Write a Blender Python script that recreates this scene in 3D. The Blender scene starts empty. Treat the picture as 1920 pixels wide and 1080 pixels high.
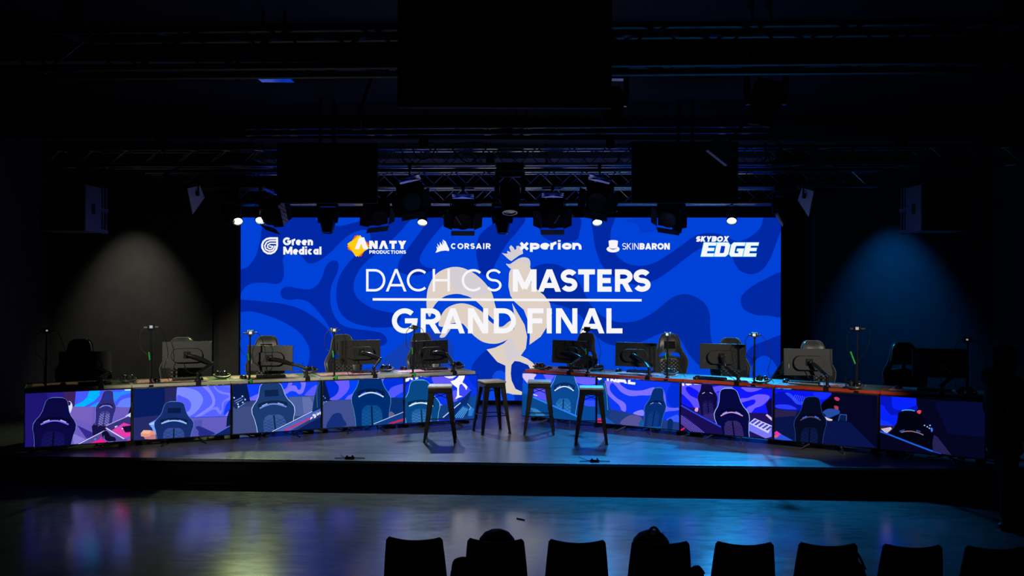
import bpy, bmesh, math, random
from mathutils import Vector, Matrix
from mathutils.geometry import tessellate_polygon
random.seed(7)
SC = bpy.context.scene
COL = SC.collection
PI = math.pi
# ---------------------------------------------------------------- camera
FPX = 1700.0            # focal length in pixels of the 1920 px wide frame
CAMZ = 2.22             # camera height over the hall floor
ST = 0.28               # stage height
ROLL = 0.004
cam_d = bpy.data.cameras.new('camera')
cam_d.sensor_width = 36.0
cam_d.lens = 36.0 * FPX / 1920.0
cam_d.clip_start = 0.05
cam = bpy.data.objects.new('camera', cam_d)
COL.objects.link(cam)
cam.location = (0, 0, CAMZ)
cam.rotation_mode = 'QUATERNION'
cam.rotation_quaternion = (Matrix.Rotation(PI / 2, 3, 'X') @ Matrix.Rotation(ROLL, 3, 'Z')).to_quaternion()
SC.camera = cam
# ---------------------------------------------------------------- colour management, world
SC.view_settings.view_transform = 'Standard'
SC.view_settings.look = 'None'
SC.view_settings.gamma = 1.0
SC.view_settings.use_curve_mapping = False
SC.view_settings.exposure = 0.0
W = bpy.data.worlds.new('dark_hall')
SC.world = W
W.use_nodes = True
W.node_tree.nodes['Background'].inputs[0].default_value = (0.35, 0.45, 0.9, 1)
W.node_tree.nodes['Background'].inputs[1].default_value = 0.0004


def spot(name, loc, target, color, power, angle, blend=0.5, radius=0.06):
    d = bpy.data.lights.new(name, 'SPOT')
    d.color = color
    d.energy = power
    d.spot_size = math.radians(angle)
    d.spot_blend = blend
    d.shadow_soft_size = radius
    o = bpy.data.objects.new(name, d)
    COL.objects.link(o)
    o.location = loc
    o.rotation_mode = 'QUATERNION'
    o.rotation_quaternion = (Vector(target) - Vector(loc)).to_track_quat('-Z', 'Y')
    return o


# front of house spots hung on the nearest truss, aimed at the two rows of desks
spot('front_spot', (-4.0, 6.3, 3.55), (-3.3, 11.6, 1.2), (1.0, 0.95, 0.80), 640, 37, 0.5, 0.07)
spot('front_spot', (-3.4, 6.3, 3.55), (-1.5, 12.5, 1.15), (1.0, 0.95, 0.80), 620, 28, 0.5, 0.07)
spot('front_spot', (4.2, 6.3, 3.55), (3.3, 11.4, 1.15), (1.0, 0.94, 0.84), 540, 30, 0.5, 0.07)
spot('front_spot', (3.6, 6.3, 3.55), (1.3, 12.5, 1.15), (1.0, 0.94, 0.84), 430, 28, 0.5, 0.07)
spot('front_spot', (0.0, 6.3, 3.5), (0.05, 11.5, 0.95), (1.0, 0.94, 0.82), 240, 16, 0.6, 0.07)
# spots washing down the two side walls
spot('wall_spot', (-6.25, 14.1, 4.2), (-6.35, 15.2, 0.9), (1.0, 0.95, 0.76), 215, 58, 1.0, 0.05)
spot('wall_spot', (6.1, 13.6, 4.2), (6.2, 14.6, 0.9), (0.0, 0.22, 0.9), 460, 60, 1.0, 0.05)


# ---------------------------------------------------------------- pixels to places
def ray(px, py):
    dx = (px - 960) / FPX
    dz = (540 - py) / FPX
    c, s = math.cos(ROLL), math.sin(ROLL)
    return Vector((dx * c - dz * s, 1.0, dx * s + dz * c))


def P(px, py, Y):
    d = ray(px, py)
    return Vector((d.x * Y, Y, CAMZ + d.z * Y))


def G(px, py, z):
    d = ray(px, py)
    Y = (z - CAMZ) / d.z
    return Vector((d.x * Y, Y, z))


# ---------------------------------------------------------------- materials
def lin(c):
    def f(x):
        x /= 255.0
        return x / 12.92 if x <= 0.04045 else ((x + 0.055) / 1.055) ** 2.4
    return (f(c[0]), f(c[1]), f(c[2]), 1.0)


def pmat(name, col, rough=0.5, metal=0.0, spec=0.5, noise=0.0, nscale=40.0, bump=0.0, stretch=None):
    m = bpy.data.materials.new(name)
    m.use_nodes = True
    nt = m.node_tree
    b = nt.nodes['Principled BSDF']
    c = tuple(col) + (1.0,) if len(col) == 3 else tuple(col)
    b.inputs['Base Color'].default_value = c
    b.inputs['Roughness'].default_value = rough
    b.inputs['Metallic'].default_value = metal
    b.inputs['Specular IOR Level'].default_value = spec
    if noise > 0 or bump > 0:
        tc = nt.nodes.new('ShaderNodeTexCoord')
        mp = nt.nodes.new('ShaderNodeMapping')
        nt.links.new(tc.outputs['Object'], mp.inputs[0])
        if stretch:
            mp.inputs['Scale'].default_value = stretch
        nz = nt.nodes.new('ShaderNodeTexNoise')
        nz.inputs['Scale'].default_value = nscale
        nz.inputs['Detail'].default_value = 6
        nt.links.new(mp.outputs[0], nz.inputs['Vector'])
        if noise > 0:
            r = nt.nodes.new('ShaderNodeValToRGB')
            r.color_ramp.elements[0].position = 0.3
            r.color_ramp.elements[1].position = 0.7
            r.color_ramp.elements[0].color = tuple(x * (1 - noise) for x in c[:3]) + (1,)
            r.color_ramp.elements[1].color = tuple(min(1, x * (1 + noise)) for x in c[:3]) + (1,)
            nt.links.new(nz.outputs[0], r.inputs[0])
            nt.links.new(r.outputs[0], b.inputs['Base Color'])
        if bump > 0:
            bp = nt.nodes.new('ShaderNodeBump')
            bp.inputs['Strength'].default_value = bump
            bp.inputs['Distance'].default_value = 0.01
            nt.links.new(nz.outputs[0], bp.inputs['Height'])
            nt.links.new(bp.outputs[0], b.inputs['Normal'])
    return m


def emat(name, col, strength=1.0):
    m = bpy.data.materials.new(name)
    m.use_nodes = True
    nt = m.node_tree
    nt.nodes.remove(nt.nodes['Principled BSDF'])
    e = nt.nodes.new('ShaderNodeEmission')
    e.inputs[0].default_value = col
    e.inputs[1].default_value = strength
    nt.links.new(e.outputs[0], nt.nodes['Material Output'].inputs[0])
    return m


_ec = {}


def ecol(c, k=1.0):
    key = tuple(c) + (k,)
    if key not in _ec:
        _ec[key] = emat('lit_pixels_%02x%02x%02x' % tuple(c), lin(c), k)
    return _ec[key]


M = {}
M['black'] = pmat('black_plastic', (0.012, 0.012, 0.013), 0.42, noise=0.2, nscale=60, bump=0.02)
M['monitor'] = pmat('charcoal_monitor_plastic', (0.036, 0.035, 0.032), 0.5, noise=0.15, nscale=90, bump=0.03)
M['gloss'] = pmat('glossy_black_plastic', (0.02, 0.02, 0.022), 0.22, noise=0.1)
M['matte'] = pmat('matte_black_paint', (0.008, 0.008, 0.009), 0.8, spec=0.25, noise=0.2, nscale=20)
M['steel'] = pmat('black_powdercoat_steel', (0.006, 0.006, 0.007), 0.42, 0.0, spec=0.35, noise=0.2, nscale=50)
M['truss'] = pmat('dark_anodised_truss', (0.34, 0.34, 0.37), 0.20, 0.95, noise=0.15, nscale=30)
M['silver'] = pmat('brushed_silver_metal', (0.40, 0.39, 0.37), 0.35, 0.9, noise=0.1)
M['white'] = pmat('white_plastic', (0.75, 0.75, 0.75), 0.5, noise=0.05)
M['leather'] = pmat('black_leatherette', (0.05, 0.053, 0.048), 0.36, noise=0.2, nscale=120, bump=0.05)
M['piping'] = pmat('grey_edge_piping', (0.20, 0.21, 0.19), 0.4, noise=0.1)
M['cream'] = pmat('cream_desk_edge', (0.62, 0.58, 0.44), 0.5, noise=0.12, nscale=8)
M['rededge'] = pmat('red_desk_edge', (0.72, 0.07, 0.025), 0.45, noise=0.12, nscale=8)
M['desk'] = pmat('grey_desk_laminate', (0.12, 0.14, 0.10), 0.45, noise=0.12, nscale=25)
M['wood'] = pmat('pale_ash_wood', (0.50, 0.41, 0.30), 0.5, noise=0.2, nscale=14, stretch=(1, 9, 1))
M['green'] = pmat('green_cable_tape', (0.03, 0.55, 0.05), 0.5, noise=0.1)
M['yellow'] = pmat('yellow_tag', (0.7, 0.6, 0.03), 0.5, noise=0.1)
M['rubber'] = pmat('black_rubber', (0.01, 0.01, 0.01), 0.6, noise=0.2)
M['glass'] = pmat('lens_glass', (0.02, 0.02, 0.03), 0.08, noise=0.1)
M['cloth'] = pmat('black_drape_cloth', (0.004, 0.004, 0.005), 0.95, spec=0.1, noise=0.3, nscale=8)
M['skin'] = pmat('skin', (0.45, 0.27, 0.19), 0.5, noise=0.08, nscale=30)
M['hair'] = pmat('dark_hair', (0.006, 0.005, 0.004), 0.75, spec=0.15, noise=0.4, nscale=60, stretch=(1, 1, 0.1))
M['hoodie'] = pmat('black_hoodie_fabric', (0.009, 0.009, 0.011), 0.9, spec=0.2, noise=0.3, nscale=90, bump=0.1)
M['jeans'] = pmat('blue_denim', (0.03, 0.06, 0.13), 0.85, noise=0.25, nscale=120, bump=0.1)
M['trousers'] = pmat('black_trousers', (0.008, 0.008, 0.009), 0.9, spec=0.2, noise=0.3, nscale=90)
M['shoe'] = pmat('pale_shoe', (0.4, 0.38, 0.36), 0.6, noise=0.1)
M['nylon'] = pmat('black_nylon', (0.008, 0.008, 0.008), 0.8, spec=0.2, noise=0.3, nscale=80, bump=0.1)
M['speaker'] = pmat('grey_blue_speaker_paint', (0.11, 0.12, 0.14), 0.5, noise=0.1)
M['lit_side'] = pmat('wedge_end_with_screen_light', (0.42, 0.40, 0.46), 0.5, noise=0.12, nscale=6)  # screen light on the wedge speaker ends, put into the colour
M['keys'] = pmat('pale_keyboard_plate', (0.36, 0.33, 0.29), 0.5, noise=0.1)


def quilt_mat():
    m = pmat('diamond_quilted_leatherette', (0.05, 0.052, 0.047), 0.45)
    nt = m.node_tree
    N = nt.nodes.new
    L = nt.links.new
    tc = N('ShaderNodeTexCoord')
    sp = N('ShaderNodeSeparateXYZ')
    L(tc.outputs['Object'], sp.inputs[0])

    def math_(op, a, b=None):
        n = N('ShaderNodeMath')
        n.operation = op
        for i, x in enumerate((a, b)):
            if x is None:
                continue
            if hasattr(x, 'links'):
                L(x, n.inputs[i])
            else:
                n.inputs[i].default_value = x
        return n.outputs[0]
    X = math_('MULTIPLY', sp.outputs[0], 17.0)
    Z = math_('MULTIPLY', sp.outputs[2], 19.0)
    a = math_('ABSOLUTE', math_('SUBTRACT', math_('FRACT', math_('ADD', X, Z)), 0.5))
    b = math_('ABSOLUTE', math_('SUBTRACT', math_('FRACT', math_('SUBTRACT', X, Z)), 0.5))
    h = math_('MINIMUM', a, b)
    hh = math_('MINIMUM', math_('MULTIPLY', h, 5.0), 1.0)
    r = N('ShaderNodeValToRGB')
    r.color_ramp.elements[0].color = (0.012, 0.012, 0.012, 1)
    r.color_ramp.elements[1].color = (0.085, 0.085, 0.075, 1)
    r.color_ramp.elements[1].position = 0.6
    L(hh, r.inputs[0])
    L(r.outputs[0], nt.nodes['Principled BSDF'].inputs['Base Color'])
    bp = N('ShaderNodeBump')
    bp.inputs['Distance'].default_value = 0.012
    L(hh, bp.inputs['Height'])
    L(bp.outputs[0], nt.nodes['Principled BSDF'].inputs['Normal'])
    return m


M['quilt'] = quilt_mat()


def mat_print(name, scale, stops, rough=0.6):
    m = pmat(name, (0.3, 0.3, 0.3), rough)
    nt = m.node_tree
    tc = nt.nodes.new('ShaderNodeTexCoord')
    nz = nt.nodes.new('ShaderNodeTexNoise')
    nz.inputs['Scale'].default_value = scale
    nz.inputs['Detail'].default_value = 3
    nz.inputs['Distortion'].default_value = 1.2
    r = nt.nodes.new('ShaderNodeValToRGB')
    r.color_ramp.interpolation = 'CONSTANT'
    el = r.color_ramp.elements
    el[0].position = 0.0
    el[0].color = stops[0][1]
    el[1].position = stops[1][0]
    el[1].color = stops[1][1]
    for p, c in stops[2:]:
        e = el.new(p)
        e.color = c
    nt.links.new(tc.outputs['Object'], nz.inputs['Vector'])
    nt.links.new(nz.outputs[0], r.inputs[0])
    nt.links.new(r.outputs[0], nt.nodes['Principled BSDF'].inputs['Base Color'])
    return m


M['mat'] = mat_print('printed_mouse_mat', 9, [(0, (0.05, 0.05, 0.12, 1)), (0.36, (0.75, 0.16, 0.05, 1)), (0.45, (0.85, 0.3, 0.3, 1)),
                                            (0.52, (0.55, 0.55, 0.7, 1)), (0.58, (0.75, 0.10, 0.14, 1)), (0.66, (0.1, 0.12, 0.3, 1))])
M['camo'] = mat_print('dark_top_with_olive_print', 6, [(0, (0.006, 0.008, 0.02, 1)), (0.50, (0.24, 0.23, 0.05, 1)), (0.60, (0.006, 0.008, 0.02, 1))], 0.9)


def floor_mat(name, base, rough, scale, bumpk, var):
    m = pmat(name, base, rough)
    nt = m.node_tree
    N = nt.nodes.new
    L = nt.links.new
    b = nt.nodes['Principled BSDF']
    tc = N('ShaderNodeTexCoord')
    mp = N('ShaderNodeMapping')
    mp.inputs['Scale'].default_value = (1.0, 3.2, 1.0)
    mp.inputs['Rotation'].default_value = (0, 0, 0.25)
    L(tc.outputs['Object'], mp.inputs[0])
    n1 = N('ShaderNodeTexNoise')
    n1.inputs['Scale'].default_value = scale
    n1.inputs['Detail'].default_value = 9
    n1.inputs['Roughness'].default_value = 0.62
    n1.inputs['Distortion'].default_value = 0.8
    L(mp.outputs[0], n1.inputs['Vector'])
    n2 = N('ShaderNodeTexNoise')
    n2.inputs['Scale'].default_value = 0.9
    n2.inputs['Detail'].default_value = 4
    L(tc.outputs['Object'], n2.inputs['Vector'])
    mx = N('ShaderNodeMath')
    mx.operation = 'ADD'
    L(n1.outputs[0], mx.inputs[0])
    L(n2.outputs[0], mx.inputs[1])
    r = N('ShaderNodeValToRGB')
    r.color_ramp.elements[0].position = 0.35
    r.color_ramp.elements[1].position = 0.65
    r.color_ramp.elements[0].color = tuple(x * (1 - var) for x in base) + (1,)
    r.color_ramp.elements[1].color = tuple(x * (1 + var) for x in base) + (1,)
    hf = N('ShaderNodeMath')
    hf.operation = 'MULTIPLY'
    hf.inputs[1].default_value = 0.5
    L(mx.outputs[0], hf.inputs[0])
    L(hf.outputs[0], r.inputs[0])
    L(r.outputs[0], b.inputs['Base Color'])
    rr = N('ShaderNodeMapRange')
    rr.inputs['From Min'].default_value = 0.3
    rr.inputs['From Max'].default_value = 0.7
    rr.inputs['To Min'].default_value = rough * 0.85
    rr.inputs['To Max'].default_value = rough * 1.2
    L(n1.outputs[0], rr.inputs[0])
    L(rr.outputs[0], b.inputs['Roughness'])
    bp = N('ShaderNodeBump')
    bp.inputs['Strength'].default_value = bumpk
    bp.inputs['Distance'].default_value = 0.01
    L(n1.outputs[0], bp.inputs['Height'])
    L(bp.outputs[0], b.inputs['Normal'])
    return m


M['floor'] = floor_mat('polished_brushed_concrete', (0.15, 0.15, 0.155), 0.17, 3.0, 0.03, 0.35)
M['stage'] = floor_mat('dark_stage_vinyl', (0.10, 0.10, 0.105), 0.30, 1.6, 0.03, 0.2)
M['wall'] = pmat('dark_painted_plaster', (0.05, 0.05, 0.052), 0.75, spec=0.3, noise=0.12, nscale=5, bump=0.05)
M['panel'] = pmat('black_painted_panel', (0.075, 0.068, 0.055), 0.7, spec=0.3, noise=0.12, nscale=5)
M['ceil'] = pmat('black_ceiling_paint', (0.005, 0.005, 0.0065), 0.7, spec=0.12, noise=0.2, nscale=2)


# ---------------------------------------------------------------- mesh builder
class MB:
    def __init__(self):
        self.v, self.f, self.m = [], [], []
        self.T = None

    def add(self, vs, fs, mat=0):
        o = len(self.v)
        for p in vs:
            p = Vector(p)
            self.v.append(self.T @ p if self.T else p)
        for f in fs:
            self.f.append([o + i for i in f])
            self.m.append(mat)
        return self

    def box(self, c, s, mat=0, rz=0.0, R=None, taper=1.0):
        x, y, z = s[0] / 2, s[1] / 2, s[2] / 2
        pts = [Vector((a * x * (taper if d > 0 else 1), b * y * (taper if d > 0 else 1), d * z)) for d in (-1, 1) for b in (-1, 1) for a in (-1, 1)]
        mt = R if R is not None else Matrix.Rotation(rz, 3, 'Z')
        pts = [mt @ p + Vector(c) for p in pts]
        return self.add(pts, [(0, 2, 3, 1), (4, 5, 7, 6), (0, 1, 5, 4), (2, 6, 7, 3), (0, 4, 6, 2), (1, 3, 7, 5)], mat)

    def cyl(self, p0, p1, r0, r1=None, n=12, mat=0, caps=True):
        r1 = r0 if r1 is None else r1
        p0, p1 = Vector(p0), Vector(p1)
        d = (p1 - p0).normalized()
        a = d.orthogonal().normalized()
        b = d.cross(a)
        vs = []
        for p, r in ((p0, r0), (p1, r1)):
            for i in range(n):
                t = 2 * PI * i / n
                vs.append(p + (a * math.cos(t) + b * math.sin(t)) * r)
        fs = [(i, (i + 1) % n, n + (i + 1) % n, n + i) for i in range(n)]
        if caps:
            fs += [tuple(range(n - 1, -1, -1)), tuple(range(n, 2 * n))]
        return self.add(vs, fs, mat)

    def tube(self, pts, r, n=6, mat=0, closed=False):
        pts = [Vector(p) for p in pts]
        k = len(pts)
        rs = r if isinstance(r, (list, tuple)) else [r] * k
        vs = []
        up = None
        for i, p in enumerate(pts):
            q0 = pts[(i - 1) % k] if (closed or i > 0) else p
            q1 = pts[(i + 1) % k] if (closed or i < k - 1) else p
            d = (q1 - q0)
            d = d.normalized() if d.length > 1e-9 else Vector((0, 0, 1))
            if up is None:
                up = d.orthogonal().normalized()
            up = (up - d * up.dot(d))
            up = up.normalized() if up.length > 1e-6 else d.orthogonal().normalized()
            b = d.cross(up)
            for j in range(n):
                t = 2 * PI * j / n
                vs.append(p + (up * math.cos(t) + b * math.sin(t)) * rs[i])
        fs = []
        for i in range(k if closed else k - 1):
            i2 = (i + 1) % k
            for j in range(n):
                j2 = (j + 1) % n
                fs.append((i * n + j, i * n + j2, i2 * n + j2, i2 * n + j))
        if not closed:
            fs += [tuple(range(n - 1, -1, -1)), tuple((k - 1) * n + j for j in range(n))]
        return self.add(vs, fs, mat)

    def lathe(self, prof, c=(0, 0, 0), n=20, mat=0, R=None):
        c = Vector(c)
        vs = []
        for r, z in prof:
            for j in range(n):
                t = 2 * PI * j / n
                p = Vector((r * math.cos(t), r * math.sin(t), z))
                vs.append((R @ p if R else p) + c)
        fs = []
        for i in range(len(prof) - 1):
            for j in range(n):
                j2 = (j + 1) % n
                fs.append((i * n + j, i * n + j2, (i + 1) * n + j2, (i + 1) * n + j))
        k = len(prof) - 1
        if prof[0][0] > 1e-5:
            fs.append(tuple(range(n - 1, -1, -1)))
        if prof[-1][0] > 1e-5:
            fs.append(tuple(k * n + j for j in range(n)))
        return self.add(vs, fs, mat)

    def ball(self, c, r, n=14, mat=0, R=None):
        rx, ry, rz = (r, r, r) if not isinstance(r, (tuple, list)) else r
        vs, fs = [], []
        h = n // 2
        for i in range(h + 1):
            a = PI * i / h
            for j in range(n):
                t = 2 * PI * j / n
                p = Vector((rx * math.sin(a) * math.cos(t), ry * math.sin(a) * math.sin(t), rz * math.cos(a)))
                vs.append((R @ p if R else p) + Vector(c))
        for i in range(h):
            for j in range(n):
                j2 = (j + 1) % n
                fs.append((i * n + j, (i + 1) * n + j, (i + 1) * n + j2, i * n + j2))
        return self.add(vs, fs, mat)

    def prism(self, outline, f0, f1, mat=0):
        """outline: 2d points; f0/f1: functions turning (u, v) into the two end faces"""
        n = len(outline)
        vs = [f0(u, v) for u, v in outline] + [f1(u, v) for u, v in outline]
        fs = [(i, (i + 1) % n, n + (i + 1) % n, n + i) for i in range(n)]
        tris = tessellate_polygon([[Vector((u, v, 0)) for u, v in outline]])
        fs += [tuple(t) for t in tris] + [tuple(n + i for i in t) for t in tris]
        return self.add(vs, fs, mat)

    def build(self, name, mats, parent=None, bevel=0.0, smooth=True, seg=2):
        me = bpy.data.meshes.new(name)
        me.from_pydata([tuple(p) for p in self.v], [], self.f)
        for m in (mats if isinstance(mats, (list, tuple)) else [mats]):
            me.materials.append(M[m] if isinstance(m, str) else m)
        me.polygons.foreach_set('material_index', self.m)
        bm = bmesh.new()
        bm.from_mesh(me)
        bmesh.ops.remove_doubles(bm, verts=bm.verts, dist=1e-6)
        bmesh.ops.recalc_face_normals(bm, faces=bm.faces)
        bm.to_mesh(me)
        bm.free()
        if smooth:
            me.polygons.foreach_set('use_smooth', [True] * len(me.polygons))
            me.set_sharp_from_angle(angle=math.radians(38))
        o = bpy.data.objects.new(name, me)
        COL.objects.link(o)
        if parent:
            o.parent = parent
        if bevel > 0:
            b = o.modifiers.new('bevel', 'BEVEL')
            b.width = bevel
            b.segments = seg
            b.limit_method = 'ANGLE'
            b.angle_limit = math.radians(40)
        return o


def tag(o, label, cat, group=None):
    o['label'] = label
    o['category'] = cat
    if group:
        o['group'] = group
    return o


def thing(name, label, cat, loc=(0, 0, 0), rz=0.0, group=None):
    o = bpy.data.objects.new(name, None)
    o.empty_display_size = 0.1
    COL.objects.link(o)
    o.location = loc
    o.rotation_euler = (0, 0, rz)
    return tag(o, label, cat, group)


def struct(o):
    o['kind'] = 'structure'
    return o


def dup(root, loc, rz, label, group=None):
    r = root.copy()
    COL.objects.link(r)
    r.location = loc
    r.rotation_euler = (0, 0, rz)
    r['label'] = label
    if group:
        r['group'] = group
    for ch in list(root.children):
        c = ch.copy()
        COL.objects.link(c)
        c.parent = r
        for g in list(ch.children):
            d = g.copy()
            COL.objects.link(d)
            d.parent = c
    return r


def catmull(pts, closed=True, k=6):
    out = []
    n = len(pts)
    rng = range(n) if closed else range(n - 1)
    for i in rng:
        g = (lambda j: pts[j % n]) if closed else (lambda j: pts[max(0, min(n - 1, j))])
        p0, p1, p2, p3 = g(i - 1), g(i), g(i + 1), g(i + 2)
        for s in range(k):
            t = s / k
            out.append(tuple(0.5 * (2 * b + (c - a) * t + (2 * a - 5 * b + 4 * c - d) * t * t + (3 * b - a - 3 * c + d) * t ** 3)
                             for a, b, c, d in zip(p0, p1, p2, p3)))
    if not closed:
        out.append(tuple(pts[-1]))
    return out


# ---------------------------------------------------------------- pictures made of flat coloured shapes on a screen
def clip_axis(poly, ax, lim, keep_less):
    out = []
    n = len(poly)
    for i in range(n):
        a, b = poly[i], poly[(i + 1) % n]
        ia = (a[ax] <= lim) if keep_less else (a[ax] >= lim)
        ib = (b[ax] <= lim) if keep_less else (b[ax] >= lim)
        if ia:
            out.append(a)
        if ia != ib:
            t = (lim - a[ax]) / (b[ax] - a[ax])
            q = [a[0] + (b[0] - a[0]) * t, a[1] + (b[1] - a[1]) * t]
            q[ax] = lim
            out.append(tuple(q))
    return out


class Art:
    """a picture on a vertical screen plane: origin O, unit ux along the screen, normal n towards the audience"""

    def __init__(self, O, ux, rect, step=0.0004):
        self.O, self.ux = Vector(O), Vector(ux).normalized()
        self.n = Vector((self.ux.y, -self.ux.x, 0))
        self.rect = rect                      # u0, u1, v0, v1 (v = height over O)
        self.step = step
        self.mb = MB()
        self.mats = []
        self.layer = 0
        self.tr = lambda x, y: (x, y)
        self.k = 1.0

    def uv(self, x, y):
        px, py = self.tr(x, y)
        d = ray(px, py)
        C = Vector((0, 0, CAMZ))
        t = (self.O - C).dot(self.n) / d.dot(self.n)
        q = C + d * t - self.O
        return (q.dot(self.ux), q.z)

    def mi(self, col):
        m = ecol(col, self.k)
        if m not in self.mats:
            self.mats.append(m)
        return self.mats.index(m)

    def put(self, uvs, col, layer):
        u0, u1, v0, v1 = self.rect
        p = uvs
        for ax, lim, less in ((0, u0, False), (0, u1, True), (1, v0, False), (1, v1, True)):
            if len(p) < 3:
                return
            p = clip_axis(p, ax, lim, less)
        q = []
        for a in p:
            if not q or abs(a[0] - q[-1][0]) + abs(a[1] - q[-1][1]) > 1e-6:
                q.append(a)
        if len(q) > 2 and abs(q[0][0] - q[-1][0]) + abs(q[0][1] - q[-1][1]) < 1e-6:
            q.pop()
        if len(q) < 3:
            return
        off = self.n * (self.step * layer)
        vs = [self.O + self.ux * u + Vector((0, 0, v)) + off for u, v in q]
        if len(q) <= 4:
            self.mb.add(vs, [tuple(range(len(q)))], self.mi(col))
        else:
            self.mb.add(vs, [tuple(t) for t in tessellate_polygon([[Vector((u, v, 0)) for u, v in q]])], self.mi(col))

    def bg(self, col):
        u0, u1, v0, v1 = self.rect
        self.put([(u0, v0), (u1, v0), (u1, v1), (u0, v1)], col, self.layer)
        self.layer += 1

    def fill(self, pts, col, smooth=False):
        if smooth:
            pts = catmull(pts)
        self.put([self.uv(x, y) for x, y in pts], col, self.layer)
        self.layer += 1

    def line(self, pts, w, col, closed=False, smooth=False, keep=False):
        if smooth:
            pts = catmull(pts, closed, 6)
        for q in thick(pts, w, closed):
            self.put([self.uv(x, y) for x, y in q], col, self.layer)
        if not keep:
            self.layer += 1

    def end(self, name, parent):
        # vertices were made in world space: bring them into the parent's space
        inv = parent.matrix_basis.inverted()
        self.mb.v = [inv @ p for p in self.mb.v]
        me_o = None
        me = bpy.data.meshes.new(name)
        me.from_pydata([tuple(p) for p in self.mb.v], [], self.mb.f)
        for m in self.mats:
            me.materials.append(m)
        me.polygons.foreach_set('material_index', self.mb.m)
        me.update()
        me_o = bpy.data.objects.new(name, me)
        COL.objects.link(me_o)
        me_o.parent = parent
        return me_o


def thick(pts, w, closed=False):
    pts = [Vector((p[0], p[1])) for p in pts]
    n = len(pts)
    L, R = [], []
    for i in range(n):
        a = pts[(i - 1) % n] if (closed or i > 0) else None
        b = pts[(i + 1) % n] if (closed or i < n - 1) else None
        d0 = (pts[i] - a).normalized() if a is not None and (pts[i] - a).length > 1e-9 else None
        d1 = (b - pts[i]).normalized() if b is not None and (b - pts[i]).length > 1e-9 else None
        d0 = d0 or d1
        d1 = d1 or d0
        n0, n1 = Vector((-d0.y, d0.x)), Vector((-d1.y, d1.x))
        m = n0 + n1
        if m.length < 1e-4:
            m = n0
        m.normalize()
        k = min(2.2, 1.0 / max(0.3, m.dot(n1)))
        L.append(pts[i] + m * (w / 2 * k))
        R.append(pts[i] - m * (w / 2 * k))
    out = []
    for i in range(n if closed else n - 1):
        j = (i + 1) % n
        out.append([tuple(L[i]), tuple(L[j]), tuple(R[j]), tuple(R[i])])
    return out


# ---------------------------------------------------------------- lettering
def arc(cx, cy, rx, ry, a0, a1, n=18):
    return [(cx + rx * math.cos(math.radians(a0 + (a1 - a0) * i / n)), cy + ry * math.sin(math.radians(a0 + (a1 - a0) * i / n))) for i in range(n + 1)]


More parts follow.
